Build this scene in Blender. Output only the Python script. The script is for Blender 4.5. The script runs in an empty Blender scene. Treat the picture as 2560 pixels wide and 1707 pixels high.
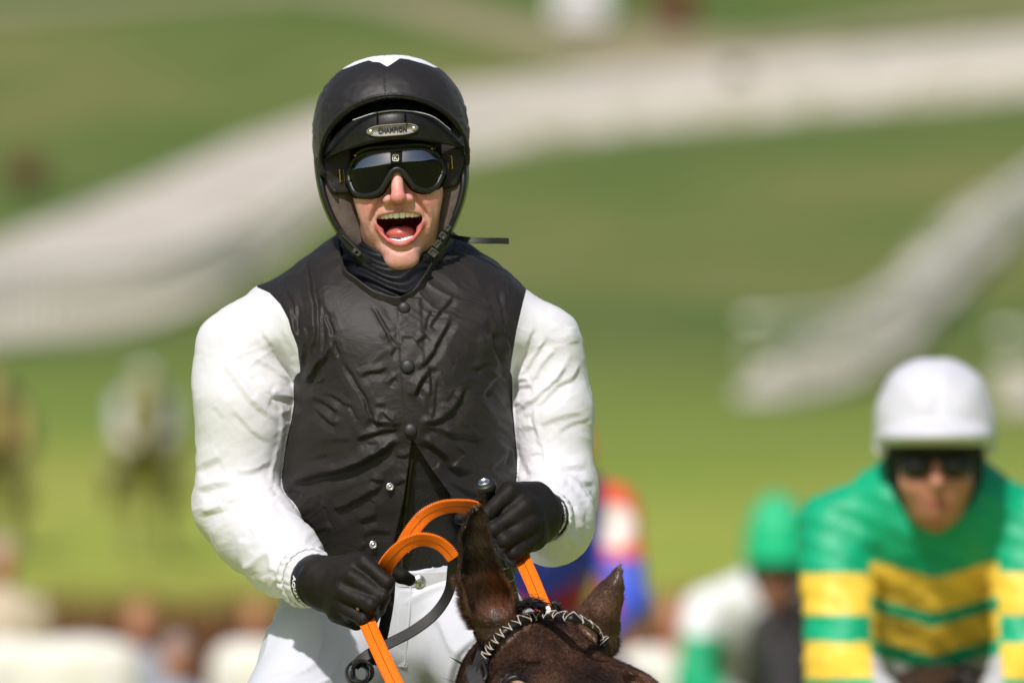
import bpy, math, random
import numpy as np
from mathutils import Vector, Matrix, Quaternion

random.seed(7); rng = np.random.default_rng(7)
SC = bpy.context.scene
COL = SC.collection
F = np.float32

# ------------------------------------------------------------------ camera, sky, sun, exposure
D0 = 20.0                                  # camera to jockey, metres
PITCH = math.radians(1.0)
CAM = np.array([0.0, -D0, 1.75])
S = 1.56 / 2560                            # metres per photograph pixel at the jockey
cam_d = bpy.data.cameras.new('camera'); cam = bpy.data.objects.new('camera', cam_d); COL.objects.link(cam)
cam.location = CAM; cam.rotation_euler = (math.radians(90) + PITCH, 0, 0)
cam_d.sensor_width = 36; cam_d.lens = 36 * D0 / 1.56; cam_d.clip_start = 0.5; cam_d.clip_end = 4000
cam_d.dof.use_dof = True; cam_d.dof.focus_distance = D0 - 0.30; cam_d.dof.aperture_fstop = 5.8
SC.camera = cam
SC.render.engine = 'CYCLES'
SC.cycles.use_denoising = True
SC.cycles.max_bounces = 8
SUN_EL, SUN_AZ = math.radians(49), math.radians(-17)     # azimuth measured from behind the camera, negative = left
W = bpy.data.worlds.new('World'); SC.world = W; W.use_nodes = True
wn = W.node_tree.nodes; sky = wn.new('ShaderNodeTexSky'); sky.sky_type = 'NISHITA'; sky.sun_disc = False
sky.sun_elevation = SUN_EL
sun_dir = Vector((math.sin(SUN_AZ) * math.cos(SUN_EL), -math.cos(SUN_AZ) * math.cos(SUN_EL), math.sin(SUN_EL)))
sky.sun_rotation = math.atan2(sun_dir.x, sun_dir.y)
sky.air_density = 1.2; sky.dust_density = 2.5
W.node_tree.links.new(sky.outputs[0], wn['Background'].inputs[0]); wn['Background'].inputs[1].default_value = 0.078
sl = bpy.data.lights.new('sun', 'SUN'); sl.energy = 3.9; sl.angle = math.radians(2.5); sl.color = (1.0, 0.955, 0.92)
so = bpy.data.objects.new('sun', sl); COL.objects.link(so); so.rotation_euler = sun_dir.to_track_quat('Z', 'Y').to_euler()
so.location = (-10, -20, 30)
SC.view_settings.view_transform = 'Standard'; SC.view_settings.look = 'None'
SC.view_settings.exposure = -0.02; SC.view_settings.gamma = 1.0

# ------------------------------------------------------------------ placing by photograph pixel (2560 x 1707) and depth
_f = np.array([0, math.cos(PITCH), math.sin(PITCH)]); _u = np.array([0, -math.sin(PITCH), math.cos(PITCH)])
def ray(u, v):
    return _f + np.array([1.0, 0, 0]) * ((u - 1280) * S / D0) + _u * ((853.5 - v) * S / D0)
def P(u, v, y=0.0):
    r = ray(u, v); return CAM + r * ((y - CAM[1]) / r[1])
def V2(u, v): return u * 1.08844, v * 1.08844
def PX(p):                                  # point array -> photograph pixel
    q = np.asarray(p, float) - CAM
    z = q @ _f; return 1280 + (q[:, 0] / z) * D0 / S, 853.5 - ((q @ _u) / z) * D0 / S

# ------------------------------------------------------------------ objects
def thing(name, label, cat, loc, group=None):
    o = bpy.data.objects.new(name, None); COL.objects.link(o); o.location = loc; o.empty_display_size = 0.05
    o['label'] = label; o['category'] = cat
    if group: o['group'] = group
    bpy.context.view_layer.update()
    return o
def world_off(o):
    t = np.zeros(3)
    while o is not None: t += np.array(o.location); o = o.parent
    return t
def add(name, verts, faces, mat, parent=None, smooth=True, col=None, label=None, kind=None, cat=None, group=None, loc=None):
    verts = np.asarray(verts, float)
    me = bpy.data.meshes.new(name)
    off = world_off(parent) if parent is not None else np.zeros(3)
    if loc is not None: off = off + np.asarray(loc, float)
    vv = verts - off
    if isinstance(faces, np.ndarray):
        n, k = faces.shape
        me.vertices.add(len(vv)); me.vertices.foreach_set('co', vv.astype(F).ravel())
        me.loops.add(n * k); me.loops.foreach_set('vertex_index', faces.astype(np.int32).ravel())
        me.polygons.add(n); me.polygons.foreach_set('loop_start', np.arange(0, n * k, k, dtype=np.int32))
        me.update(calc_edges=True)
    else:
        me.from_pydata([tuple(x) for x in vv], [], faces); me.update()
    me.validate()
    me.polygons.foreach_set('use_smooth', np.full(len(me.polygons), smooth, dtype=bool))
    if col is not None:
        a = me.color_attributes.new('Col', 'FLOAT_COLOR', 'POINT')
        c4 = np.ones((len(verts), 4), F); c4[:, :3] = col; a.data.foreach_set('color', c4.ravel())
    o = bpy.data.objects.new(name, me); COL.objects.link(o)
    if loc is not None: o.location = loc
    if parent is not None: o.parent = parent
    if mat is not None: me.materials.append(mat)
    if label: o['label'] = label
    if kind: o['kind'] = kind
    if cat: o['category'] = cat
    if group: o['group'] = group
    return o

# ------------------------------------------------------------------ materials
def new_mat(name):
    m = bpy.data.materials.new(name); m.use_nodes = True
    nt = m.node_tree; return m, nt, nt.nodes['Principled BSDF']
def lnk(nt, a, b): nt.links.new(a, b)
def noise(nt, scale, detail=4, rough=0.55, dist=0.0, vec=None):
    n = nt.nodes.new('ShaderNodeTexNoise'); n.inputs['Scale'].default_value = scale; n.inputs['Detail'].default_value = detail
    n.inputs['Roughness'].default_value = rough; n.inputs['Distortion'].default_value = dist
    if vec is not None: lnk(nt, vec, n.inputs['Vector'])
    return n
def objco(nt, scale=(1, 1, 1), rot=(0, 0, 0)):
    t = nt.nodes.new('ShaderNodeTexCoord'); mp = nt.nodes.new('ShaderNodeMapping')
    mp.inputs['Scale'].default_value = scale; mp.inputs['Rotation'].default_value = rot
    lnk(nt, t.outputs['Object'], mp.inputs[0]); return mp.outputs[0]
def ramp(nt, fac, stops):
    r = nt.nodes.new('ShaderNodeValToRGB'); e = r.color_ramp.elements
    while len(e) < len(stops): e.new(0.5)
    for k, (p, c) in enumerate(stops): e[k].position = p; e[k].color = (*c, 1)
    lnk(nt, fac, r.inputs[0]); return r.outputs[0]
def bump(nt, bs, h, strength, dist=0.001, prev=None):
    b = nt.nodes.new('ShaderNodeBump'); b.inputs['Strength'].default_value = strength; b.inputs['Distance'].default_value = dist
    lnk(nt, h, b.inputs['Height'])
    if prev is not None: lnk(nt, prev, b.inputs['Normal'])
    lnk(nt, b.outputs[0], bs.inputs['Normal']); return b.outputs[0]
def mixc(nt, fac, a, b, mode='MIX'):
    m = nt.nodes.new('ShaderNodeMix'); m.data_type = 'RGBA'; m.blend_type = mode
    for s, x in ((m.inputs[0], fac), (m.inputs[6], a), (m.inputs[7], b)):
        if hasattr(x, 'links'): lnk(nt, x, s)
        else: s.default_value = x if not isinstance(x, tuple) else (*x, 1)
    return m.outputs[2]
def simple(name, c, rough=0.5, spec=0.5, metal=0.0, var=0.15, nscale=40, bstr=0.15, bdist=0.0006, bscale=300, sheen=0.0, coat=0.0, subs=0.0):
    m, nt, b = new_mat(name); oc = objco(nt)
    n = noise(nt, nscale, 5, vec=oc)
    lo = tuple(x * (1 - var) for x in c); hi = tuple(min(1, x * (1 + var)) for x in c)
    lnk(nt, ramp(nt, n.outputs[0], [(0.25, lo), (0.75, hi)]), b.inputs['Base Color'])
    b.inputs['Roughness'].default_value = rough; b.inputs['Specular IOR Level'].default_value = spec
    b.inputs['Metallic'].default_value = metal; b.inputs['Sheen Weight'].default_value = sheen; b.inputs['Coat Weight'].default_value = coat
    if subs: b.inputs['Subsurface Weight'].default_value = subs; b.inputs['Subsurface Radius'].default_value = (0.006, 0.0025, 0.0012)
    if bstr: bump(nt, b, noise(nt, bscale, 3, vec=oc).outputs[0], bstr, bdist)
    return m
def vcol(name, rough=0.6, spec=0.4, var=0.12, nscale=60, bstr=0.2, bdist=0.001, bscale=200, subs=0.0, srad=(0.006, 0.0022, 0.001), sheen=0.0):
    m, nt, b = new_mat(name); oc = objco(nt)
    a = nt.nodes.new('ShaderNodeVertexColor'); a.layer_name = 'Col'
    n = noise(nt, nscale, 5, vec=oc)
    g = ramp(nt, n.outputs[0], [(0.25, (1 - var,) * 3), (0.75, (1 + var,) * 3)])
    lnk(nt, mixc(nt, 1.0, a.outputs[0], g, 'MULTIPLY'), b.inputs['Base Color'])
    b.inputs['Roughness'].default_value = rough; b.inputs['Specular IOR Level'].default_value = spec; b.inputs['Sheen Weight'].default_value = sheen
    if subs:
        b.inputs['Subsurface Weight'].default_value = subs; b.inputs['Subsurface Radius'].default_value = srad; b.inputs['Subsurface Scale'].default_value = 1.0
    if bstr: bump(nt, b, noise(nt, bscale, 3, vec=oc).outputs[0], bstr, bdist)
    return m

# ------------------------------------------------------------------ signed-distance modelling
def A(*x): return np.array(x, F)
def ell(p, c, r, R=None):
    q = p - np.asarray(c, F)
    if R is not None: q = q @ np.asarray(R, F)
    r = np.asarray(r, F)
    q = q / r; k0 = np.sqrt(np.einsum('ij,ij->i', q, q)); q = q / r; k1 = np.sqrt(np.einsum('ij,ij->i', q, q)) + F(1e-9)
    return k0 * (k0 - 1) / k1
def cap(p, a, b, ra, rb):
    a = np.asarray(a, F); b = np.asarray(b, F); ab = b - a
    q = p - a; L = ab @ ab + F(1e-12); qa = q @ ab; t = np.clip(qa / L, 0, 1)
    return np.sqrt(np.maximum(np.einsum('ij,ij->i', q, q) - t * (2 * qa - t * L), 0)) - (F(ra) + F(rb - ra) * t)
def chain(p, pts, rs, k=0.0):
    d = None
    for i in range(len(pts) - 1):
        e = cap(p, pts[i], pts[i + 1], rs[i], rs[i + 1])
        d = e if d is None else (np.minimum(d, e) if k == 0 else smin(d, e, k))
    return d
def smin(a, b, k):
    h = np.maximum(k - np.abs(a - b), 0) / k
    return np.minimum(a, b) - h * h * k * 0.25
def smax(a, b, k): return -smin(-a, -b, k)
def culled(fn, lo, hi, m=0.03):
    lo = np.asarray(lo, F); hi = np.asarray(hi, F); c, h = (lo + hi) / 2, (hi - lo) / 2
    def g(p):
        q = np.maximum(np.abs(p - c) - h, 0); d = np.sqrt(np.einsum('ij,ij->i', q, q)) + F(m * .5); k = d < m * 1.5
        if k.any(): d[k] = fn(p[k])
        return d
    return g
def box(p, c, h, r=0.0, R=None):
    q = p - np.asarray(c, F)
    if R is not None: q = q @ np.asarray(R, F)
    q = np.abs(q) - (np.asarray(h, F) - r)
    return np.sqrt((np.maximum(q, 0) ** 2).sum(1)) + np.minimum(q.max(1), 0) - r
def axis(segs):
    out = [segs[0][0]]
    for a, b, h in segs:
        n = max(1, int(math.ceil((b - a) / h))); out += list(np.linspace(a, b, n + 1)[1:])
    return np.array(out, F)
def mesh_sdf(fn, lo=None, hi=None, h=0.004, axes=None, project=1, B=8):
    if axes is None: axes = [axis([(lo[i], hi[i], h)]) for i in range(3)]
    ax = []
    for a in axes:
        n = int(math.ceil(len(a) / B) * B); st = a[-1] - a[-2]
        ax.append(np.concatenate([a, a[-1] + st * np.arange(1, n - len(a) + 1)]).astype(F))
    nb = [len(a) // B for a in ax]; n = [len(a) for a in ax]
    lo_b = [a[::B] for a in ax]
    hi_b = [np.append(a[B::B], a[-1] + (a[-1] - a[-2])) for a in ax]
    cx = [(l + g) / 2 for l, g in zip(lo_b, hi_b)]; hw = [(g - l) / 2 for l, g in zip(lo_b, hi_b)]
    G = np.stack(np.meshgrid(*cx, indexing='ij'), -1).reshape(-1, 3).astype(F)
    Hd = np.sqrt(sum(np.meshgrid(*[w * w for w in hw], indexing='ij'))).reshape(-1)
    d = fn(G)
    act = np.abs(d) < Hd * 1.7 + 0.006
    val = np.where(d < 0, -1.0, 1.0).astype(F)
    V = np.repeat(np.repeat(np.repeat(val.reshape(nb), B, 0), B, 1), B, 2)
    ids = np.nonzero(act)[0]; bi = np.stack(np.unravel_index(ids, nb), 1)
    o = np.stack(np.meshgrid(*[np.arange(B)] * 3, indexing='ij'), -1).reshape(-1, 3)
    for s in range(0, len(ids), 1500):
        ii = (bi[s:s + 1500, None, :] * B + o[None]).reshape(-1, 3)
        pts = np.stack([ax[0][ii[:, 0]], ax[1][ii[:, 1]], ax[2][ii[:, 2]]], 1)
        V[ii[:, 0], ii[:, 1], ii[:, 2]] = fn(pts)
    ins = V < 0
    c = np.zeros([k - 1 for k in n], np.uint8)
    for dx in (0, 1):
        for dy in (0, 1):
            for dz in (0, 1): c += ins[dx:n[0] - 1 + dx, dy:n[1] - 1 + dy, dz:n[2] - 1 + dz]
    ci = np.stack(np.nonzero((c > 0) & (c < 8)), 1)
    cid = np.full(c.shape, -1, np.int32); cid[ci[:, 0], ci[:, 1], ci[:, 2]] = np.arange(len(ci))
    acc = np.zeros((len(ci), 3)); cnt = np.zeros(len(ci))
    cor = [(i, j, k) for i in (0, 1) for j in (0, 1) for k in (0, 1)]
    for a in range(8):
        for b in range(a + 1, 8):
            if sum(abs(x - y) for x, y in zip(cor[a], cor[b])) != 1: continue
            pa = ci + cor[a]; pb = ci + cor[b]
            va = V[pa[:, 0], pa[:, 1], pa[:, 2]]; vb = V[pb[:, 0], pb[:, 1], pb[:, 2]]
            m = (va < 0) != (vb < 0); t = (va / (va - vb + 1e-20))[m, None]
            A_ = np.stack([ax[i][pa[m, i]] for i in range(3)], 1); B_ = np.stack([ax[i][pb[m, i]] for i in range(3)], 1)
            acc[m] += A_ + (B_ - A_) * t; cnt[m] += 1
    verts = (acc / cnt[:, None]).astype(F)
    faces = []
    for a in range(3):
        b, c2 = (a + 1) % 3, (a + 2) % 3
        s0 = [slice(None)] * 3; s1 = [slice(None)] * 3
        s0[a] = slice(0, -1); s1[a] = slice(1, None)
        e0 = ins[tuple(s0)]; e1 = ins[tuple(s1)]
        ei = np.stack(np.nonzero(e0 != e1), 1)
        ei = ei[(ei[:, b] > 0) & (ei[:, c2] > 0) & (ei[:, b] < n[b] - 1) & (ei[:, c2] < n[c2] - 1)]
        q = []
        for db, dc in ((-1, -1), (0, -1), (0, 0), (-1, 0)):
            x = ei.copy(); x[:, b] += db; x[:, c2] += dc; q.append(cid[x[:, 0], x[:, 1], x[:, 2]])
        q = np.stack(q, 1); fl = ~e0[ei[:, 0], ei[:, 1], ei[:, 2]]
        q[fl] = q[fl][:, ::-1]; faces.append(q)
    faces = np.concatenate(faces)
    faces = faces[(faces >= 0).all(1)]
    for _ in range(project):
        e = 0.0008; g = np.stack([fn(verts + A(*(e if i == j else 0 for i in range(3)))) for j in range(3)], 1); d0 = fn(verts)
        g = (g - d0[:, None]) / e; gl = np.sqrt((g * g).sum(1)) + 1e-6
        st = np.clip(d0 / gl, -0.004, 0.004); verts = verts - (g / gl[:, None]) * st[:, None] * 0.8
    return verts, faces
def normals(verts, faces):
    n = np.zeros_like(verts); k = faces.shape[1]
    if k == 4: fn_ = np.cross(verts[faces[:, 2]] - verts[faces[:, 0]], verts[faces[:, 3]] - verts[faces[:, 1]])
    else: fn_ = np.cross(verts[faces[:, 1]] - verts[faces[:, 0]], verts[faces[:, 2]] - verts[faces[:, 0]])
    for j in range(k): np.add.at(n, faces[:, j], fn_)
    return n / (np.sqrt((n * n).sum(1))[:, None] + 1e-12)
def tri(faces):
    return np.concatenate([faces[:, [0, 1, 2]], faces[:, [0, 2, 3]]]) if faces.shape[1] == 4 else faces
def clip(verts, faces, f):
    """split a mesh by the sign of f; returns (verts, faces where f<0), (verts, faces where f>=0) with clean edges"""
    T = tri(faces); f = np.asarray(f, float); f = np.where(np.abs(f) < 1e-7, 1e-7, f)
    neg = f[T] < 0; c = neg.sum(1)
    outs = {}
    newv = []; base = len(verts)
    res_n = [T[c == 3]]; res_p = [T[c == 0]]
    for want, single in ((1, True), (2, False)):
        M = T[c == want]; N = neg[c == want]
        if len(M) == 0: continue
        odd = N if single else ~N
        k = odd.argmax(1); r = np.arange(len(M))
        a = M[r, k]; b = M[r, (k + 1) % 3]; d = M[r, (k + 2) % 3]
        tb = (f[a] / (f[a] - f[b]))[:, None]; td = (f[a] / (f[a] - f[d]))[:, None]
        nb_ = verts[a] + (verts[b] - verts[a]) * tb; nd_ = verts[a] + (verts[d] - verts[a]) * td
        ib = base + np.arange(len(M)); idd = ib + len(M); base += 2 * len(M); newv += [nb_, nd_]
        t1 = np.stack([a, ib, idd], 1); t2 = np.stack([ib, b, d], 1); t3 = np.stack([ib, d, idd], 1)
        if single: res_n.append(t1); res_p += [t2, t3]
        else: res_p.append(t1); res_n += [t2, t3]
    av = np.concatenate([verts] + newv)
    def comp(fc):
        fc = np.concatenate(fc)
        # weld the duplicated cut vertices
        used = np.unique(fc); mp = np.full(len(av), -1); mp[used] = np.arange(len(used))
        v = av[used]; g = mp[fc]
        key = np.round(v * 2e5).astype(np.int64)
        _, first, inv = np.unique(key, axis=0, return_index=True, return_inverse=True)
        inv = inv.ravel(); g = inv[g]; v = v[first]
        ok = (g[:, 0] != g[:, 1]) & (g[:, 1] != g[:, 2]) & (g[:, 0] != g[:, 2])
        return v, g[ok]
    return comp(res_n), comp(res_p)

# ------------------------------------------------------------------ curves, straps and tubes
def spline(pts, n=60, closed=False):
    pts = np.asarray(pts, float); m = len(pts)
    if closed: ext = np.vstack([pts[-1], pts, pts[0], pts[1]])
    else: ext = np.vstack([2 * pts[0] - pts[1], pts, 2 * pts[-1] - pts[-2]])
    seg = m if closed else m - 1
    out = []
    for t in np.linspace(0, seg, n, endpoint=not closed):
        i = min(int(t), seg - 1); x = t - i; p0, p1, p2, p3 = ext[i], ext[i + 1], ext[i + 2], ext[i + 3]
        out.append(0.5 * (2 * p1 + (p2 - p0) * x + (2 * p0 - 5 * p1 + 4 * p2 - p3) * x * x + (3 * p1 - p0 - 3 * p2 + p3) * x ** 3))
    return np.array(out)
def tangents(p, closed=False):
    t = np.roll(p, -1, 0) - np.roll(p, 1, 0)
    if not closed: t[0] = p[1] - p[0]; t[-1] = p[-1] - p[-2]
    return t / (np.linalg.norm(t, axis=1)[:, None] + 1e-12)
def unit(a): a = np.asarray(a, float); return a / (np.linalg.norm(a, axis=-1, keepdims=True) + 1e-12)
def sweep(path, widthdir, prof, closed=False, scale=None):
    """prof: list of (a, b) offsets along the width direction and the thickness direction"""
    p = np.asarray(path, float); t = tangents(p, closed)
    wd = np.asarray(widthdir, float)
    if wd.ndim == 1: wd = np.tile(wd, (len(p), 1))
    w = unit(wd - (wd * t).sum(1)[:, None] * t); b = np.cross(t, w)
    prof = np.asarray(prof, float); k = len(prof); n = len(p)
    sc = np.ones(n) if scale is None else np.asarray(scale)
    vv = (p[:, None] + w[:, None] * prof[None, :, 0, None] * sc[:, None, None] + b[:, None] * prof[None, :, 1, None] * sc[:, None, None]).reshape(-1, 3)
    fs = []
    for i in range(n if closed else n - 1):
        j = (i + 1) % n
        for q in range(k): fs.append((i * k + q, i * k + (q + 1) % k, j * k + (q + 1) % k, j * k + q))
    if not closed:
        fs.append(tuple(range(k))[::-1]); fs.append(tuple((n - 1) * k + q for q in range(k)))
    return vv, fs
def flat_prof(w, t, r=None):
    r = min(w, t) * 0.35 if r is None else r; w, t = w / 2, t / 2
    return [(-w, -t + r), (-w + r, -t), (w - r, -t), (w, -t + r), (w, t - r), (w - r, t), (-w + r, t), (-w, t - r)]
def ring_prof(r, n=10): return [(r * math.cos(2 * math.pi * i / n), r * math.sin(2 * math.pi * i / n)) for i in range(n)]
def strap(name, pts, wd, w, t, mat, parent, n=60, **k):
    sp = spline(pts, n)
    if np.ndim(wd) == 2: wd = spline(wd, n)
    v, f = sweep(sp, wd, flat_prof(w, t)); return add(name, v, f, mat, parent, smooth=False, **k)
def tube(name, pts, r, mat, parent, n=60, closed=False, seg=10, **k):
    sp = spline(pts, n, closed); v, f = sweep(sp, (0.13, 0.37, 0.92), ring_prof(r, seg), closed); return add(name, v, f, mat, parent, **k)
def join(parts):
    vs, fs, o = [], [], 0
    for v, f in parts:
        vs.append(np.asarray(v, float)); fs += [tuple(int(i) + o for i in q) for q in f]; o += len(v)
    return np.vstack(vs), fs
def lathe(prof, c, ax, n=24):
    ax = unit(ax); t = np.array([1.0, 0, 0]) if abs(ax[0]) < 0.8 else np.array([0, 1.0, 0]); e1 = unit(np.cross(ax, t)); e2 = np.cross(ax, e1)
    v = []; k = len(prof)
    for i in range(n):
        a = 2 * math.pi * i / n
        for r, h in prof: v.append(np.asarray(c) + e1 * (r * math.cos(a)) + e2 * (r * math.sin(a)) + ax * h)
    f = [(i * k + q, ((i + 1) % n) * k + q, ((i + 1) % n) * k + q + 1, i * k + q + 1) for i in range(n) for q in range(k - 1)]
    f.append(tuple(i * k for i in range(n))[::-1]); f.append(tuple(i * k + k - 1 for i in range(n)))
    return np.array(v), f
def text(name, s, size, M, mat, parent, extrude=0.0003, offset=0.0, bend=None, spacing=1.0):
    cu = bpy.data.curves.new('t', 'FONT'); cu.body = s; cu.size = size; cu.extrude = extrude; cu.offset = offset
    cu.align_x = 'CENTER'; cu.align_y = 'CENTER'; cu.resolution_u = 3; cu.space_character = spacing
    ob = bpy.data.objects.new('t', cu); COL.objects.link(ob); bpy.context.view_layer.update()
    me = bpy.data.meshes.new_from_object(ob.evaluated_get(bpy.context.evaluated_depsgraph_get()))
    v = np.array([x.co[:] for x in me.vertices]); f = [tuple(q.vertices) for q in me.polygons]
    bpy.data.objects.remove(ob); bpy.data.curves.remove(cu); bpy.data.meshes.remove(me)
    if bend is not None: v = bend(v)
    v = v @ np.asarray(M)[:3, :3].T + np.asarray(M)[:3, 3]
    return add(name, v, f, mat, parent, smooth=False)

# ------------------------------------------------------------------ folds drawn as creases on cloth
def vnoise(p, seed=0):
    """cheap smooth value noise for (N,2|3) arrays"""
    p = np.asarray(p, float); k = p.shape[1]; i = np.floor(p).astype(np.int64); f = p - i; f = f * f * (3 - 2 * f)
    out = np.zeros(len(p))
    for c in range(2 ** k):
        o = np.array([(c >> j) & 1 for j in range(k)]); q = i + o
        hsh = (q * np.array([374761393, 668265263, 2147483647][:k])).sum(1) + seed * 1442695041
        hsh = (hsh ^ (hsh >> 13)) * 1274126177; hsh = (hsh ^ (hsh >> 16)) & 0xffff
        out += hsh / 65535.0 * np.prod(np.where(o, f, 1 - f), axis=1)
    return out * 2 - 1
def fold_map(strokes, u0, v0, u1, v1, step=1.5):
    us = np.arange(u0, u1, step); vs = np.arange(v0, v1, step); H = np.zeros((len(us), len(vs)))
    for org, sc, pts, w, a in strokes:
        q = np.array(pts, float) / sc + np.array(org); q = np.c_[q, np.zeros(len(q))]
        n = max(6, int(np.linalg.norm(np.diff(q, axis=0), axis=1).sum() / 4)); q = spline(q, n)[:, :2]
        slv = tuple(org) in ((440, 700), (440, 1100), (1200, 680), (1180, 1060)) and w > 6
        w = max(w / sc * 1.35, 2.7) * (2.3 if slv else 1.65); R = w * 6 + 4
        iu0, iu1 = int(max(0, (q[:, 0].min() - R - u0) / step)), int(min(len(us), (q[:, 0].max() + R - u0) / step + 1))
        iv0, iv1 = int(max(0, (q[:, 1].min() - R - v0) / step)), int(min(len(vs), (q[:, 1].max() + R - v0) / step + 1))
        if iu1 <= iu0 or iv1 <= iv0: continue
        g = np.stack(np.meshgrid(us[iu0:iu1], vs[iv0:iv1], indexing='ij'), -1).reshape(-1, 2)
        g = g + np.stack([vnoise(g / 14.0, 3), vnoise(g / 14.0, 4)], 1) * min(w * 0.5, 2.0)
        best = np.full(len(g), 1e9); tt = np.zeros(len(g)); sg = np.zeros(len(g))
        for i in range(len(q) - 1):
            ab = q[i + 1] - q[i]; L = ab @ ab + 1e-9; t = np.clip(((g - q[i]) @ ab) / L, 0, 1)
            dv = g - q[i] - t[:, None] * ab; d = np.sqrt((dv * dv).sum(1)); m = d < best
            best[m] = d[m]; tt[m] = (i + t[m]) / (len(q) - 1); sg[m] = ((-.45 * dv[:, 0] - .9 * dv[:, 1]) / (d + 1e-6))[m]
        tap = np.clip(np.minimum(tt, 1 - tt) * 5, 0.12, 1); tap = tap * tap * (3 - 2 * tap)
        d = best / w
        if a < 0:
            wg = .5 + .5 * np.clip(sg * 2.2, -1, 1); sf = np.sqrt(d * d + .06) - .24
            h = -(wg * np.interp(sf, [0, 1.2, 4.6], [-.75, .75, 0]) + (1 - wg) * np.interp(sf, [0, 3.4], [-.75, 0]))
        else: h = np.exp(-d * d) - 0.3 * np.exp(-((d - 2.2) / 1.3) ** 2)
        H[iu0:iu1, iv0:iv1] += (a * (0.00075 if slv else 0.00112) * tap * h).reshape(iu1 - iu0, iv1 - iv0)
    def sample(u, v):
        x = np.clip((u - u0) / step, 0, len(us) - 1.001); y = np.clip((v - v0) / step, 0, len(vs) - 1.001)
        i = x.astype(int); j = y.astype(int); a, b = x - i, y - j
        return H[i, j] * (1 - a) * (1 - b) + H[i + 1, j] * a * (1 - b) + H[i, j + 1] * (1 - a) * b + H[i + 1, j + 1] * a * b
    return sample

# ================================================================== THE SETTING
_TD = np.array([-200, 45, 70, 100, 150, 200, 250, 350, 500, 700, 900, 1500.])
_TZ = np.array([0, 0, 0.45, 1.3, 2.9, 4.4, 6.1, 11.5, 23.5, 42, 60, 110.])
def terrain(x, y):
    d = np.asarray(y, float) + D0; x = np.asarray(x, float)
    k = np.zeros_like(d)
    for o in (-18, -9, 0, 9, 18): k = k + np.interp(d + o * np.clip(d / 120, 0.2, 1.5), _TD, _TZ) / 5
    far = np.clip((d - 120) / 200, 0, 1)
    return k + far * (1.1 * np.sin(x / 31 + d / 70) + 0.8 * np.sin(x / 17 - d / 45 + 1.3))
def hit(u, v):
    r = ray(u, v); ts = np.concatenate([np.arange(30, 300, 0.5), np.arange(300, 1400, 1.0)])
    p = CAM + r * ts[:, None]; g = p[:, 2] - terrain(p[:, 0], p[:, 1])
    i = np.argmax(g < 0); return p[i] if g[i] < 0 else p[-1]
xs = np.concatenate([np.arange(-420, -60, 12), np.arange(-60, 61, 2.0), np.arange(72, 421, 12)])
ys = np.concatenate([np.arange(-60, 80, 4), np.arange(80, 640, 4), np.arange(640, 1100, 20)]).astype(float)
GX, GY = np.meshgrid(xs, ys, indexing='ij'); GZ = terrain(GX, GY)
gi = np.arange(GX.size).reshape(GX.shape)
gf = np.stack([gi[:-1, :-1], gi[1:, :-1], gi[1:, 1:], gi[:-1, 1:]], -1).reshape(-1, 4)
m, nt, b = new_mat('turf'); oc = objco(nt, (1, 0.35, 1))
n1 = noise(nt, 0.045, 4, 0.55, 0.8, vec=oc); n2 = noise(nt, 0.16, 4, vec=oc); n3 = noise(nt, 9.0, 4, vec=objco(nt))
c1 = ramp(nt, n1.outputs[0], [(0.32, (0.200, 0.245, 0.050)), (0.5, (0.262, 0.29, 0.060)), (0.68, (0.31, 0.285, 0.078))])
c2 = ramp(nt, n2.outputs[0], [(0.35, (0.85, 0.95, 0.8)), (0.65, (1.12, 1.06, 1.1))])
c3 = ramp(nt, n3.outputs[0], [(0.3, (0.75, 0.78, 0.7)), (0.7, (1.2, 1.2, 1.15))])
# the far hill carries rougher, browner pasture than the mown course in front of it
sep = nt.nodes.new('ShaderNodeSeparateXYZ'); lnk(nt, objco(nt), sep.inputs[0])
mr = nt.nodes.new('ShaderNodeMapRange'); mr.inputs[1].default_value = 95; mr.inputs[2].default_value = 215; lnk(nt, sep.outputs[1], mr.inputs[0])
near = mixc(nt, 1.0, c1, (1.30, 1.33, 1.2), 'MULTIPLY')
hill = ramp(nt, n1.outputs[0], [(0.36, (0.096, 0.146, 0.040)), (0.54, (0.143, 0.174, 0.050)), (0.76, (0.235, 0.205, 0.088))])
cc = mixc(nt, 1.0, mixc(nt, 1.0, mixc(nt, mr.outputs[0], near, hill), c2, 'MULTIPLY'), c3, 'MULTIPLY')
lnk(nt, cc, b.inputs['Base Color']); b.inputs['Roughness'].default_value = 0.9; b.inputs['Specular IOR Level'].default_value = 0.15
bump(nt, b, noise(nt, 25, 5, vec=objco(nt)).outputs[0], 0.6, 0.05)
M_TURF = m
add('ground', np.stack([GX, GY, GZ], -1).reshape(-1, 3), gf, M_TURF, kind='structure', label='green racecourse turf rising to a hill')

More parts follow.
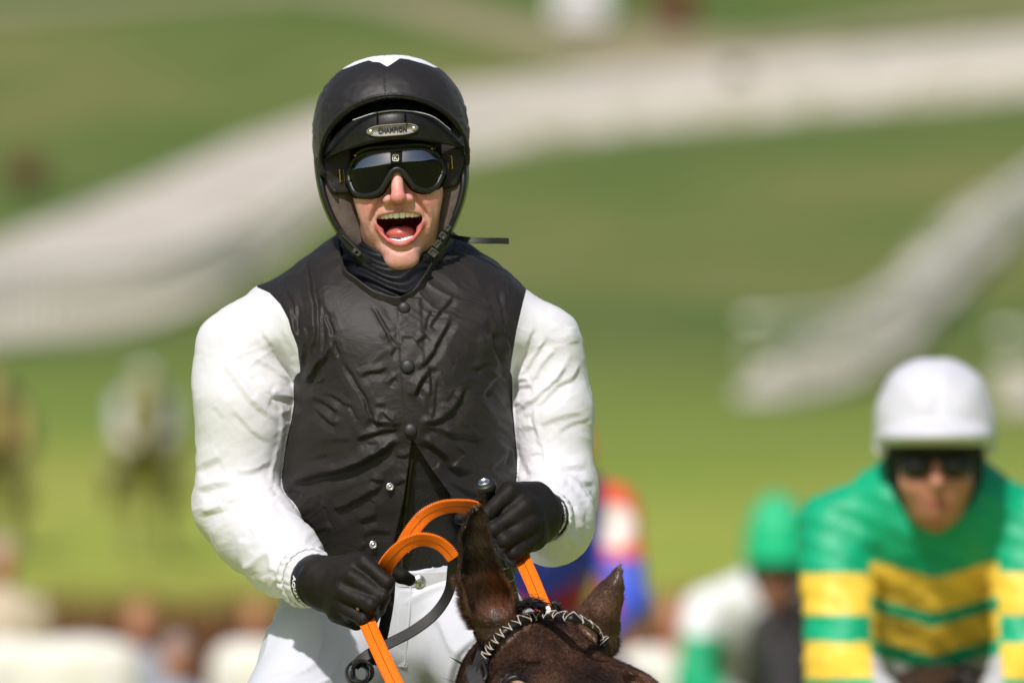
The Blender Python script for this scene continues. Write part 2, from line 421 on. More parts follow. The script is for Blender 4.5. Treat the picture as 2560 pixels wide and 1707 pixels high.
def drape(top, bot, n=60, lift=0.03, rows=7):
    t = spline(np.array([[*V2(*q), 0] for q in top]), n); bo = spline(np.array([[*V2(*q), 0] for q in bot]), n)
    a = np.array([hit(q[0], q[1]) for q in t]); c = np.array([hit(q[0], q[1]) for q in bo])
    vv = np.array([a[i] + (c[i] - a[i]) * (j / (rows - 1)) for i in range(n) for j in range(rows)])
    vv[:, 2] = terrain(vv[:, 0], vv[:, 1]) + lift
    ff = [(i * rows + j, i * rows + j + 1, (i + 1) * rows + j + 1, (i + 1) * rows + j) for i in range(n - 1) for j in range(rows - 1)]
    return vv, ff
M_TRACK = simple('track_sand', (0.55, 0.495, 0.43), 0.95, 0.1, var=0.22, nscale=0.35, bstr=0.4, bdist=0.02, bscale=8)
v, f = drape([(-420, 690), (-200, 625), (0, 555), (300, 440), (600, 315), (900, 228), (1200, 190), (1500, 150), (1800, 125), (2352, 78), (2700, 50)],
             [(-420, 860), (-200, 835), (0, 800), (330, 755), (560, 640), (740, 500), (900, 420), (1100, 365), (1350, 320), (1700, 285), (2352, 222), (2700, 190)])
add('gallop_track', v, f, M_TRACK, kind='structure', label='pale sandy track curving across the hill')
v, f = drape([(-300, 30), (300, 0), (700, -30), (1000, 5), (1300, 70), (1500, 60), (1700, 90), (2100, 40), (2500, 0)],
             [(-300, 60), (300, 22), (700, -5), (1000, 60), (1300, 140), (1500, 160), (1750, 125), (2100, 70), (2500, 30)])
add('farm_path', v, f, simple('path_earth', (0.30, 0.26, 0.155), 0.95, 0.1, var=0.2, nscale=0.4, bstr=0.3, bdist=0.02, bscale=8), kind='structure')

M_STRIP, nt, b = new_mat('pale_rail_strip'); lnk(nt, ramp(nt, noise(nt, 0.9, 4, .6, vec=objco(nt, (1, .25, 1))).outputs[0], [(.38, (.34, .33, .17)), (.52, (.60, .55, .46)), (.7, (.70, .65, .56))]), b.inputs['Base Color']); b.inputs['Roughness'].default_value = .95; b.inputs['Specular IOR Level'].default_value = .1  # pale ground strips added to supply the brightness of the white rails
v, f = drape([(-420, 790), (-200, 745), (0, 690), (330, 610), (560, 500), (740, 385), (900, 330), (1100, 285), (1350, 248), (1700, 215), (2352, 152), (2700, 122)],
             [(-420, 856), (-200, 831), (0, 797), (330, 752), (560, 637), (740, 497), (900, 417), (1100, 362), (1350, 317), (1700, 282), (2352, 219), (2700, 188)], lift=.05)
add('pale_rail_strip', v, f, M_STRIP, kind='structure', label='pale ground strip added for the bright rail below the sandy track')
v, f = drape([(1690, 905), (1760, 845), (1840, 795), (1930, 742), (2050, 640), (2150, 530), (2260, 450), (2420, 380), (2560, 300)],
             [(1690, 930), (1790, 925), (1930, 900), (2070, 825), (2180, 715), (2300, 600), (2430, 480), (2570, 390)], lift=.05)
M_STRIP2, nt, b = new_mat('patchy_rail_strip'); lnk(nt, ramp(nt, noise(nt, 0.55, 4, .6, vec=objco(nt, (1, .2, 1))).outputs[0], [(.40, (.17, .19, .065)), (.52, (.50, .47, .38)), (.66, (.76, .71, .62))]), b.inputs['Base Color']); b.inputs['Roughness'].default_value = .95  # right-hand strip, mixed with grass tones, added for the rail's brightness
add('pale_rail_strip', v, f, M_STRIP2, kind='structure', label='pale ground strip added for the bright rail curving up at right')
v, f = drape([(2290, 850), (2400, 835), (2560, 815)], [(2290, 955), (2400, 950), (2560, 940)], lift=.05)
add('pale_rail_strip', v, f, M_STRIP, kind='structure', label='pale ground patch added for the bright rail behind the white cap')
M_RAIL = simple('rail_plastic', (0.88, 0.835, 0.73), 0.45, 0.5, var=0.05, nscale=3, bstr=0)
def rail(name, base, label, n, step, H=1.25, rails=((1.2, .13), (.7, .1))):
    sp = spline(np.array([[*V2(*q), 0] for q in base]), 140)
    p = np.array([hit(q[0], q[1]) for q in sp]); L = np.r_[0, np.cumsum(np.linalg.norm(np.diff(p, axis=0), axis=1))]
    q = np.array([[np.interp(s, L, p[:, i]) for i in range(3)] for s in np.linspace(0, L[-1], n)])
    q[:, 2] = terrain(q[:, 0], q[:, 1])
    t = thing(name, label, 'railing', q[len(q) // 2], 'white running rails')
    for h, w in rails:
        v, f = sweep(q + np.array([0, 0, h]), (0, 0, 1), [(w / 2 * math.cos(k_ * math.pi / 4), .11 * math.sin(k_ * math.pi / 4)) for k_ in range(8)]); add('rail', v, f, M_RAIL, t)
    base_me = None; k = max(1, int(L[-1] / step)); k = min(k, 290)
    for s in np.linspace(0, L[-1], k + 2)[1:-1]:
        c = np.array([np.interp(s, L, p[:, i]) for i in range(3)]); c[2] = terrain(c[0], c[1])
        if base_me is None:
            v, f = sweep(np.array([[0, 0, -0.2], [0, 0, 0.6], [0, 0.03, H]]), (1, 0, 0), flat_prof(0.07, 0.07, 0.02))
            o = add('post', v + c, f, M_RAIL, t, smooth=False, loc=c - world_off(t)); base_me = o.data
        else:
            o = bpy.data.objects.new('post', base_me); COL.objects.link(o); o.parent = t; o.location = c - world_off(t)
    return t
rail('running_rail', [(-380, 850), (-150, 815), (0, 792), (330, 745), (560, 635), (740, 500), (900, 412), (1100, 358), (1350, 315), (1700, 280), (2352, 216), (2650, 190)],
     'long white running rail sweeping below the sandy track', 160, 1.6)
rail('running_rail', [(1720, 922), (1790, 915), (1930, 890), (2060, 815), (2170, 700), (2290, 575), (2420, 455), (2560, 360)],
     'shorter white running rail curving up the hill at right', 120, 4.0)
rail('running_rail', [(2300, 960), (2400, 955), (2560, 940)], 'white running rail behind the white cap at the right edge', 30, 3.0)

# ---- shrubs, hut, parked van far up the hill
M_BARK = simple('bark', (0.08, 0.055, 0.035), 0.9, 0.2)
def shrub(u, v, w, h, colr, label, name='shrub', n=1400, cat='shrub'):
    c = hit(*V2(u, v)); t = thing(name, label, cat, c)
    mt = vcol('leaf_' + label[:12], 0.7, 0.3, bstr=0)
    tr = []
    for k in range(6):
        a = k * 1.05; e = np.array([math.cos(a) * w * 0.28, math.sin(a) * w * 0.28, h * 0.7])
        tr.append(sweep(np.array([c + [0, 0, -0.1], c + e * 0.4 + [0, 0, h * .1], c + e]), (0.3, 0.5, 0.1), ring_prof(0.05, 6), scale=[1.3, 0.8, 0.3]))
    v_, f_ = join(tr); add('trunk', v_, f_, M_BARK, t)
    cl = rng.normal(0, 1, (14, 3)); cl = cl / np.linalg.norm(cl, axis=1)[:, None] * rng.uniform(0.3, 0.75, (14, 1))
    q = cl[rng.integers(0, 14, n)] + rng.normal(0, 0.2, (n, 3)); q = q * [w / 2, w / 2, h / 2] + [0, 0, h * 0.55] + c
    q[:, 2] = np.maximum(q[:, 2], c[2] + 0.05)
    d1 = unit(rng.normal(0, 1, (n, 3))) * 0.11; d2 = unit(np.cross(d1, rng.normal(0, 1, (n, 3)))) * 0.06
    vv = np.stack([q - d1, q + d2, q + d1, q - d2], 1).reshape(-1, 3); ff = np.arange(4 * n).reshape(n, 4)
    cc_ = np.repeat(np.array(colr) * rng.uniform(0.6, 1.4, (n, 1)), 4, 0)
    add('crown', vv, ff, mt, t, smooth=False, col=cc_)
shrub(72, 440, 1.6, 1.2, (0.20, 0.085, 0.05), 'russet bush beside the sandy track at the left edge')
shrub(1552, 75, 2.0, 1.7, (0.30, 0.12, 0.07), 'rust brown bush on the far hill right of the white van')
shrub(1690, 190, 0.8, 0.6, (0.16, 0.11, 0.08), 'small brown bush on the sandy track')
c = hit(*V2(1335, 78)); van = thing('parked_van', 'small white van parked far up the hill', 'van', c)
M_VANW = simple('van_paint', (0.74, 0.74, 0.75), 0.35, 0.5, var=0.04, bstr=0); M_GLASSD = simple('dark_glass', (0.02, 0.022, 0.025), 0.1, 0.6, bstr=0)
M_TYRE = simple('tyre', (0.02, 0.02, 0.02), 0.85)
def van_body(p):
    q = p - c.astype(F)
    return smax(box(q, (0, 1.9, 1.25), (1.0, 2.2, 0.95), 0.22), -box(q, (0, -0.7, 2.3), (1.3, 0.75, 0.6), 0.1, None), 0.15)
v, f = mesh_sdf(van_body, c + [-1.2, -0.6, 0], c + [1.2, 4.4, 2.4], 0.06); add('body', v, f, M_VANW, van)
v, f = sweep(np.array([c + [0, -0.33, 1.35], c + [0, 0.08, 1.95]]), (1, 0, 0), flat_prof(1.6, 0.03)); add('windscreen', v, f, M_GLASSD, van)
for sx in (-0.85, 0.85):
    for sy in (0.5, 3.3):
        v, f = lathe([(0.1, -0.11), (0.34, -0.11), (0.38, -0.06), (0.38, 0.06), (0.34, 0.11), (0.1, 0.11)], c + [sx, sy, 0.38], (1, 0, 0)); add('wheel', v, f, M_TYRE, van)
for sx in (-0.65, 0.65):
    v, f = lathe([(0.02, 0), (0.11, 0), (0.09, 0.05)], c + [sx, -0.31, 0.95], (0, -1, 0), 12); add('headlight', v, f, M_GLASSD, van)

# ---- birch fence and white padded barriers beyond the course
yf = 46.0
fz = lambda x, y: float(terrain(np.array([x]), np.array([y]))[0])
t = thing('birch_fence', 'long brown birch brush fence low behind the riders', 'fence', (0, yf, fz(0, yf)))
n = 16000; x = rng.uniform(-5.5, 5.5, n); y = yf + rng.uniform(0, 0.6, n); zt = terrain(x, y)
hh = 1.27 + rng.normal(0, 0.05, n); le = rng.normal(0, 0.05, (n, 2)); wd_ = 0.006
vv = np.stack([np.c_[x - wd_, y, zt], np.c_[x + wd_, y, zt], np.c_[x + le[:, 0], y + le[:, 1], zt + hh]], 1).reshape(-1, 3)
cc_ = np.repeat(np.array([0.15, 0.050, 0.030]) * rng.uniform(0.5, 1.5, (n, 1)), 3, 0)
add('birch_twigs', vv, np.arange(3 * n).reshape(n, 3), vcol('birch', 0.8, 0.2, bstr=0), t, smooth=False, col=cc_, kind='stuff')
v, f = sweep(np.array([[-5.5, yf + 0.25, fz(-5.5, yf) + 0.3], [5.5, yf + 0.25, fz(5.5, yf) + 0.3]]), (0, 0, 1), flat_prof(0.75, 0.45, 0.05)); add('birch_core', v, f, simple('birch_dark', (0.07, 0.035, 0.025), 0.9), t)
v, f = sweep(np.array([[-5.5, yf - 0.1, fz(-5.5, yf) + 0.15], [5.5, yf - 0.1, fz(5.5, yf) + 0.15]]), (0, 0, 1), ring_prof(0.1)); add('ground_rail', v, f, simple('orange_rail', (0.45, 0.13, 0.04), 0.6), t)
M_PAD = simple('white_vinyl', (0.78, 0.75, 0.68), 0.5, 0.5, var=0.05, nscale=4, bstr=0.2, bdist=0.01, bscale=12)
def barrier(u0, u1, vt, y, label):
    a = P(*V2(u0, vt), y); e = P(*V2(u1, vt), y); g = fz((a[0] + e[0]) / 2, y)
    t = thing('padded_barrier', label, 'barrier', ((a[0] + e[0]) / 2, y, g), 'white padded barriers')
    w = abs(e[0] - a[0]); h = a[2] - g; cx_ = (a[0] + e[0]) / 2
    v, f = mesh_sdf(lambda p: box(p, (cx_, y, g + h / 2 + 0.04), (w / 2, 0.14, h / 2 - 0.04), 0.1) + 0.008 * np.sin(p[:, 0] * 18) * np.sin(p[:, 2] * 9 + 1), (cx_ - w / 2 - .1, y - .3, g - .05), (cx_ + w / 2 + .1, y + .3, g + h + .1), 0.035)
    add('pad', v, f, M_PAD, t)
    for s in (-1, 1):
        v, f = sweep(np.array([[cx_ + s * w * 0.35, y - 0.13, g], [cx_ + s * w * 0.35, y - 0.145, g + h * .9]]), (1, 0, 0), flat_prof(0.05, 0.012)); add('strap', v, f, simple('pad_strap', (0.5, 0.48, 0.44)), t)
barrier(-60, 320, 1466, 36, 'wide white padded barrier at the bottom left corner')
barrier(480, 680, 1474, 36.4, 'white padded barrier at bottom left beside the white breeches')
barrier(1400, 1575, 1490, 36, 'white padded barrier behind the dark horse and beside the green sleeve')

# ================================================================== HORSES AND RIDERS BEHIND, OUT OF FOCUS
def horse_sdf(poll, nose):
    poll = np.array(poll); nose = np.array(nose)
    def fn(p):
        d = ell(p, (0, .75, 1.2), (.29, .68, .34))
        d = smin(d, ell(p, (0, .22, 1.16), (.23, .3, .34)), .12)
        d = smin(d, ell(p, (0, 1.35, 1.25), (.28, .36, .32)), .12)
        d = smin(d, chain(p, [(0, .25, 1.38), (0, -.12, 1.42), poll + [0, .06, -.03]], [.2, .15, .1]), .12)
        d = smin(d, chain(p, [poll, poll + (nose - poll) * .45 + [0, .03, -.03], nose], [.095, .095, .058]), .05)
        for s in (-1, 1):
            d = smin(d, chain(p, [poll + [s * .05, .02, .06], poll + [s * .075, -.01, .15], poll + [s * .065, -.01, .21]], [.02, .028, .006]), .02)
            d = smin(d, chain(p, [(s * .15, .2, 1.0), (s * .15, .12, .56), (s * .15, .14, .5), (s * .15, .1, .16), (s * .15, .06, .08), (s * .15, .04, 0.03)], [.1, .052, .045, .033, .036, .055]), .05)
            d = smin(d, chain(p, [(s * .16, 1.35, 1.1), (s * .18, 1.12, .92), (s * .16, 1.56, .55), (s * .16, 1.5, .17), (s * .16, 1.44, .08), (s * .16, 1.42, .03)], [.2, .13, .055, .036, .038, .056]), .05)
        return d
    return fn
HB = (np.array([-.45, -1.15, 0.0]), np.array([.45, 1.85, 1.95]))
low_h = mesh_sdf(horse_sdf((0, -.5, 1.33), (0, -.95, .98)), *HB, 0.028)
high_h = mesh_sdf(horse_sdf((0, -.38, 1.58), (0, -.72, 1.16)), *HB, 0.028)
def mesh_of(name, vf):
    o = add(name, vf[0], vf[1], None); me = o.data; bpy.data.objects.remove(o); return me
ME_LOW, ME_HIGH = mesh_of('horse_body', low_h), mesh_of('horse_body', high_h)
def fan(n, root, tipdir, spread, ln, w):
    a = np.asarray(root)[rng.integers(0, len(root), n)] + rng.normal(0, .012, (n, 3)); d_ = np.asarray(tipdir) + rng.normal(0, spread, (n, 3)); d_ = unit(d_) * ln * rng.uniform(.6, 1.1, (n, 1))
    s = unit(np.cross(d_, rng.normal(0, 1, (n, 3)))) * w
    mid = a + d_ * .5 + [0, 0, ln * .08]
    return np.stack([a - s, a + s, mid + s, a + d_, mid - s], 1).reshape(-1, 3), np.arange(5 * n).reshape(n, 5)
tail_vf = fan(260, [[0, 1.66, 1.38], [0, 1.68, 1.34]], (0, .25, -1), .12, .75, .008)
mane_vf = fan(300, [[.03, -.3 + .1 * i, 1.52 - .0 * i] for i in range(6)], (.5, .1, -.5), .3, .2, .006)
ME_TAIL, ME_MANE = mesh_of('tail', tail_vf), mesh_of('mane', mane_vf)
def bg_horse(u, y, me, colr, label, z=None, x=None):
    x = P(u, 900, y)[0] if x is None else x; g = fz(x, y)
    t = thing('horse', label, 'horse', (x, y, g))
    mt = simple('coat_' + label[:10], colr, 0.5, 0.4, var=0.3, nscale=4, bstr=0.2, bdist=0.004, bscale=40)
    for nm, m_, k in (('body', me, mt), ('tail', ME_TAIL, M_DKHAIR), ('mane', ME_MANE, M_DKHAIR)):
        o = bpy.data.objects.new(nm, m_); COL.objects.link(o); o.parent = t
        if len(m_.materials) == 0: m_.materials.append(None)
        o.material_slots[0].link = 'OBJECT'; o.material_slots[0].material = k
    for s in (-1, 1):
        pl = np.array([0, -.5, 1.33]) if me is ME_LOW else np.array([0, -.38, 1.58])
        v, f = lathe([(0.001, .018), (.014, .012), (.018, 0)], np.array([x, y, g]) + pl + [s * .085, -.16, -.13], (s, -.3, .1), 12); add('eye', v, f, M_EYED, t)
    return t
M_DKHAIR = simple('dark_hair', (0.015, 0.011, 0.009), 0.6); M_EYED = simple('eye_dark', (0.01, 0.007, 0.006), 0.08, 0.8, bstr=0)
M_SKIN = vcol('skin', 0.46, 0.4, var=0.10, nscale=220, bstr=0.3, bdist=0.0007, bscale=1100, subs=0.12, srad=(0.006, 0.0022, 0.0011))
M_SILK = vcol('silks', 0.5, 0.45, var=0.08, nscale=30, bstr=0.6, bdist=0.02, bscale=16)
M_BLK = simple('black_cloth', (0.012, 0.012, 0.014), 0.7, 0.3); M_GLOSS = simple('black_lens', (0.006, 0.006, 0.007), 0.08, 0.6, bstr=0)
M_BREECH = simple('white_breeches', (0.74, 0.75, 0.80), 0.6, 0.3, var=0.05)
M_BOOT = simple('boot_leather', (0.015, 0.013, 0.012), 0.3, 0.5)
SKIN = np.array([0.50, 0.22, 0.145])
def lofted(p, zs, cx_, hw, cy, hd, pw=2.3):
    zd = np.linspace(zs[0], zs[-1], 161); kr = np.exp(-(np.arange(-16, 17) / 7.0) ** 2); kr /= kr.sum()
    hw, hd, cx_, cy = [np.convolve(np.pad(np.interp(zd, zs, a), 16, mode='reflect', reflect_type='odd'), kr, 'valid') for a in (hw, hd, cx_, cy)]; hw = np.maximum(hw, .004); hd = np.maximum(hd, .004); lo_z, hi_z = zs[0], zs[-1]; zs = zd
    z = p[:, 2]; w = np.interp(z, zs, hw).astype(F); d = np.interp(z, zs, hd).astype(F)
    x = p[:, 0] - np.interp(z, zs, cx_).astype(F); y = p[:, 1] - np.interp(z, zs, cy).astype(F)
    k = (np.abs(x / w) ** pw + np.abs(y / d) ** pw) ** (1 / pw)
    e = (k - 1) * np.minimum(w, d)
    return np.maximum(e, np.maximum(zs[0] - z, z - zs[-1]).astype(F))
def bg_rider(uv, y, label, capcol, silkfn, res=0.011, bow=0.162, wide=1.0, turn=0.0, breech=None, group='riders out of focus behind'):
    H = P(*uv, y); ca, sa = math.cos(turn), math.sin(turn)
    def L(p): q = p - H.astype(F); return np.stack([q[:, 0] * ca + q[:, 1] * sa, -q[:, 0] * sa + q[:, 1] * ca, q[:, 2]], 1)
    zs = np.array([-.62, -.5, -.38, -.26, -.19, -.12, -.07, -.03, 0.0])
    def torso(p, o=0): return lofted(p, zs, zs * 0, np.array([.15, .165, .185, .205, .225, .215, .165, .09, .03]) * wide - o, np.array([.42, .36, .28, .21, .17, .15, .15, .15, .15]), np.array([.13, .13, .135, .14, .14, .13, .11, .08, .04]) - o)
    def arms(p, o=0):
        d = None
        for s in (-1, 1):
            e = chain(p, [(s * .205 * wide, .14, -.18), (s * .205 * wide ** 1.5, .02, -.46), (s * .09, -.22, -.56)], [.082 - o, .07 - o, .05 - o], .03)
            d = e if d is None else np.minimum(d, e)
        return d
    def legs(p, o=0):
        d = ell(p, (0, .44, -.6), (.17 - o, .17 - o, .14 - o))
        for s in (-1, 1):
            d = smin(d, chain(p, [(s * .1, .42, -.62), (s * .27, .1, -.74)], [.1 - o, .075 - o]), .04)
            d = smin(d, chain(p, [(s * .27, .1, -.74), (s * .29, .4, -.98)], [.072 - o, .05 - o]), .03)
        return d
    def head(p):
        d = ell(p, (0, .03, -.04), (.078, .098, .12)); d = smin(d, ell(p, (0, -.005, -.125), (.045, .05, .05)), .05)
        d = smin(d, cap(p, (0, -.066, -.05), (0, -.088, -.088), .009, .013), .018)
        for s in (-1, 1): d = smin(d, ell(p, (s * .04, -.035, -.085), (.03, .03, .028)), .03)
        d = smax(d, -ell(p, (0, -.085, -.128), (.02, .014, .003)), .004)
        return d
    def body(p): q = L(p); return smin(smin(smin(head(q), cap(q, (0, .06, -.1), (0, .14, -.2), .06, .07), .03), torso(q, .02), .03), np.minimum(arms(q, .02), legs(q, .015)), .02)
    def jacket(p): q = L(p); return smin(torso(q), arms(q), .03) + (.0035 * np.sin(q[:, 0] * 60 + q[:, 2] * 45) * np.sin(q[:, 2] * 80 + q[:, 1] * 30)).astype(F)
    g = fz(H[0], y); t = thing('person', label, 'person', (H[0], y, g), group)
    ext = lambda a, b: (H + np.array(a), H + np.array(b))
    v, f = mesh_sdf(body, *ext((-.42, -.32, -1.1), (.42, .7, .15)), res * 1.1)
    q = L(v.astype(F)); cl = np.tile(SKIN, (len(v), 1))
    lip = np.abs(q[:, 2] + .128) < .009; lip &= (np.abs(q[:, 0]) < .024) & (q[:, 1] < -.03); cl[lip] = (.42, .13, .11)
    add('body', v, f, M_SKIN, t, col=cl)
    v, f = mesh_sdf(jacket, *ext((-.42, -.4, -.75), (.42, .7, .1)), res); q = L(v.astype(F)); add('silks_jacket', v, f, M_SILK, t, col=silkfn(q))
    v, f = mesh_sdf(lambda p: legs(L(p)), *ext((-.45, -.1, -1.1), (.45, .75, -.4)), res * 1.3); add('breeches', v, f, breech or M_BREECH, t)
    def capf(p):
        q = L(p); c_ = np.abs((q - A(0, .035, 0)) / A(.122, .14, bow)); d = ((c_ ** F(2.35)).sum(1) ** F(1 / 2.35) - 1) * F(.12) + (.0022 * np.exp(-(np.minimum(np.abs(q[:, 0]), np.abs(q[:, 1] - .035)) / .004) ** 2)).astype(F) + (.0016 * np.sin(q[:, 0] * 70 + 9 * q[:, 2]) * np.sin(q[:, 2] * 55 + 4)).astype(F); d = smax(d, -(q[:, 2] + .012 + .02 * (q[:, 1] > .0)), .012)
        pk = smax(ell(q, (0, -.04, .006), (.108, .115, .03)), -(q[:, 2] + .008), .006); return smin(d, pk, .012)
    v, f = mesh_sdf(capf, *ext((-.15, -.2, -.06), (.15, .2, bow + .04)), res * .7); ho = add('helmet', v, f, simple('cap_' + label[:14], capcol, 0.5, 0.4, var=.03, nscale=20, bstr=.2, bdist=.004, bscale=40), t)
    def hood(p):
        q = L(p); d = ell(q, (0, .06, -.045), (.098, .1, .135)); d = smax(d, -ell(q, (0, -.05, -.115), (.074, .1, .085)), .01)
        d = smin(d, smax(np.abs(ell(q, (0, .04, -.02), (.096, .118, .12))) - .006, np.maximum(q[:, 2] - .0, -.045 - q[:, 2]), .006), .01); return d
    v, f = mesh_sdf(hood, *ext((-.15, -.2, -.22), (.15, .2, .1)), res * .7); add('helmet_lining', v, f, M_BLK, ho)
    def gog(p):
        q = L(p); d = None
        for s in (-1, 1):
            e = ell(q, (s * .036, -.06, -.055), (.036, .028, .026)); d = e if d is None else smin(d, e, .012)
        return d
    v, f = mesh_sdf(gog, *ext((-.12, -.15, -.12), (.12, .05, .02)), res * .6); add('goggles', v, f, M_GLOSS, t)
    for s in (-1, 1):
        def hand(p, s=s):
            q = L(p); d = ell(q, (s * .075, -.255, -.57), (.042, .045, .038))
            for k in range(4): d = smin(d, chain(q, [(s * (.075), -.27 - .0 * k, -.55 - .017 * k), (s * .04, -.305, -.555 - .017 * k), (s * .02, -.275, -.56 - .017 * k)], [.013, .012, .010]), .006)
            d = smin(d, chain(q, [(s * .07, -.24, -.54), (s * .045, -.275, -.528), (s * .02, -.285, -.53)], [.014, .012, .010]), .006)
            return d
        v, f = mesh_sdf(hand, *ext((-.2, -.4, -.68), (.2, -.1, -.45)), min(res, .008)); add('glove', v, f, M_BLK, t)
        def boot(p, s=s): q = L(p); return smin(cap(q, (s * .28, .26, -.87), (s * .29, .41, -1.0), .066, .052), cap(q, (s * .29, .4, -1.03), (s * .29, .24, -1.06), .042, .036), .03)
        v, f = mesh_sdf(boot, *ext((-.4, .05, -1.15), (.4, .6, -.75)), res * 1.3); add('boot', v, f, M_BOOT, t)
    return t, H
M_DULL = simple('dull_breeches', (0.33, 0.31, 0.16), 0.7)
def pick(q, base, rules):
    c_ = np.tile(np.array(base, float), (len(q), 1))
    for m_, k in rules: c_[m_] = k
    return c_
GRN, GLD = (0.0, 0.38, 0.18), (0.90, 0.58, 0.06)
def silk_green(q):
    arm = np.abs(q[:, 0]) > .128; z = q[:, 2]; ch = z - np.abs(q[:, 0]) * .28
    return pick(q, GRN, [(arm & (z < -.263) & (z > -.345), GLD), (arm & (z < -.402) & (z > -.472), GLD),
                         (~arm & (ch < -.275) & (ch > -.345), GLD), (~arm & (ch < -.372) & (ch > -.43), GLD), (~arm & (ch < -.46), (.5, .5, .52))])
def silk_white(q):
    arm = np.abs(q[:, 0]) > .2; z = q[:, 2]
    return pick(q, (0.78, 0.78, 0.80), [(arm & (z < -.27), (0.0, 0.36, 0.15)), (~arm & (z < -.3), (.35, .35, .37))])  # grey lower torso is white silk coloured as if in shade
def silk_blue(q):
    arm = np.abs(q[:, 0]) > .165; z = q[:, 2]; r = np.abs(q[:, 0])
    return pick(q, (0.05, 0.09, 0.62), [(z - r * .6 < -.47, (0.5, 0.012, 0.03)), (arm & (z > -.36), (0.85, 0.12, 0.05)), (arm & ((r - .205) ** 2 + (z + .225) ** 2 < .068 ** 2), (0.82, 0.74, 0.70)), (arm & (z < -.33), (0.07, .12, .66)), (arm & (z < -.5), (.5, .02, .05)), (z < -.5, (.12, .12, .6))])
def silk_grey(q): return pick(q, (0.42, 0.43, 0.46), [(q[:, 2] < -.4, (.62, .56, .5))])
def silk_yel(q): return pick(q, (0.72, 0.5, 0.18), [(q[:, 2] < -.42, (.5, .35, .15))])
bg_rider((2338, 1098), 6.0, 'jockey in green and gold hooped silks with a white cap', (0.62, 0.62, 0.68), silk_green, .0075, wide=.93)
bg_rider((1942, 1404), 28.5, 'jockey in white and green silks with a green cap behind the gold hoops', (0.0, 0.47, 0.20), silk_white, bow=.25, wide=1.3)
bg_rider((1384, 1128), 20.0, 'jockey in blue, red and white silks half hidden by the white sleeve', (0.80, 0.16, 0.07), silk_blue, turn=0.25, wide=1.08)
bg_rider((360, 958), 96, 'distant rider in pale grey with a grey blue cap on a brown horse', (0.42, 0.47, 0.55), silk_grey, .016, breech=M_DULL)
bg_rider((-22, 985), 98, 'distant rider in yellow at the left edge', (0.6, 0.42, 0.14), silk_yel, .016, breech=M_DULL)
bg_horse(2338, 6.35, ME_LOW, (0.035, 0.018, 0.012), 'dark bay horse under the jockey in green and gold')
bg_horse(1962, 28.7, ME_LOW, (0.03, 0.026, 0.026), 'near black horse under the jockey with a green cap')
bg_horse(1385, 20.4, ME_LOW, (0.06, 0.028, 0.016), 'bay horse under the jockey in blue and red')
bg_horse(362, 96.1, ME_HIGH, (0.27, 0.25, 0.07), 'distant brown horse under the pale grey rider')
bg_horse(-20, 98.1, ME_HIGH, (0.29, 0.25, 0.07), 'distant brown horse at the left edge')

# ---- people beyond the course
def watcher(u, vtop, y, label, hair, coat, trousers, skin=SKIN):
    top = P(*V2(u, vtop), y); g = fz(top[0], y); hgt = top[2] - g; k = hgt / 1.75; B_ = np.array([top[0], y, g])
    t = thing('person', label, 'person', B_, 'people watching beyond the course')
    Q = lambda p: (p - B_.astype(F)) / F(k)
    def headf(q): return smin(smin(ell(q, (0, 0, 1.63), (.075, .095, .115)), cap(q, (0, -.09, 1.63), (0, -.108, 1.6), .009, .013), .02), cap(q, (0, .02, 1.45), (0, .02, 1.55), .055, .052), .03)
    zs = np.array([.82, .95, 1.1, 1.25, 1.38, 1.44, 1.5])
    tor = lambda q, o=0: lofted(q, zs, zs * 0, np.array([.17, .165, .17, .19, .2, .15, .05]) - o, zs * 0, np.array([.12, .12, .13, .135, .12, .1, .05]) - o)
    def arm(q, o=0):
        return np.minimum(*[chain(q, [(s * .19, 0, 1.38), (s * .24, .03, 1.1), (s * .16, -.18, .98)], [.062 - o, .052 - o, .038 - o], .02) for s in (-1, 1)])
    leg = lambda q, o=0: np.minimum(*[chain(q, [(s * .09, 0, .9), (s * .1, -.01, .48), (s * .1, .02, .08)], [.1 - o, .07 - o, .055 - o], .02) for s in (-1, 1)])
    def bod(p):
        q = Q(p); d = smin(headf(q), tor(q, .02), .03); d = smin(d, np.minimum(arm(q, .015), leg(q, .015)), .02)
        for s in (-1, 1):
            d = smin(d, ell(q, (s * .13, -.24, .97), (.03, .045, .035)), .02)
            for j in range(4): d = smin(d, cap(q, (s * (.13 - .0), -.26, .985 - .014 * j), (s * .07, -.275, .98 - .014 * j), .009, .008), .005)
        return d
    lo_, hi_ = B_ + np.array([-.4, -.4, 0]) * k, B_ + np.array([.4, .3, 1.9]) * k
    v, f = mesh_sdf(bod, lo_, hi_, .02); add('body', v, f, M_SKIN, t, col=np.tile(skin, (len(v), 1)))
    v, f = mesh_sdf(lambda p: smin(tor(Q(p)), arm(Q(p)), .03) * F(k), lo_, hi_, .02); add('coat', v, f, M_SILK, t, col=np.tile(coat, (len(v), 1)))
    v, f = mesh_sdf(lambda p: smin(leg(Q(p)), ell(Q(p), (0, 0, .86), (.165, .12, .1)), .03) * F(k), lo_, hi_, .02); add('trousers', v, f, M_SILK, t, col=np.tile(trousers, (len(v), 1)))
    v, f = mesh_sdf(lambda p: smax(ell(Q(p), (0, .015, 1.66), (.088, .105, .115)), -ell(Q(p), (0, -.12, 1.6), (.08, .1, .1)), .02) * F(k), lo_, hi_, .016); add('hair', v, f, M_SILK, t, col=np.tile(hair, (len(v), 1)))
    for s in (-1, 1):
        v, f = mesh_sdf(lambda p: smax(cap(Q(p), (s * .1, .03, .05), (s * .1, -.13, .04), .05, .042), -Q(p)[:, 2], .01) * F(k), lo_, B_ + np.array([.4, .3, .2]) * k, .018); add('shoe', v, f, M_BOOT, t)
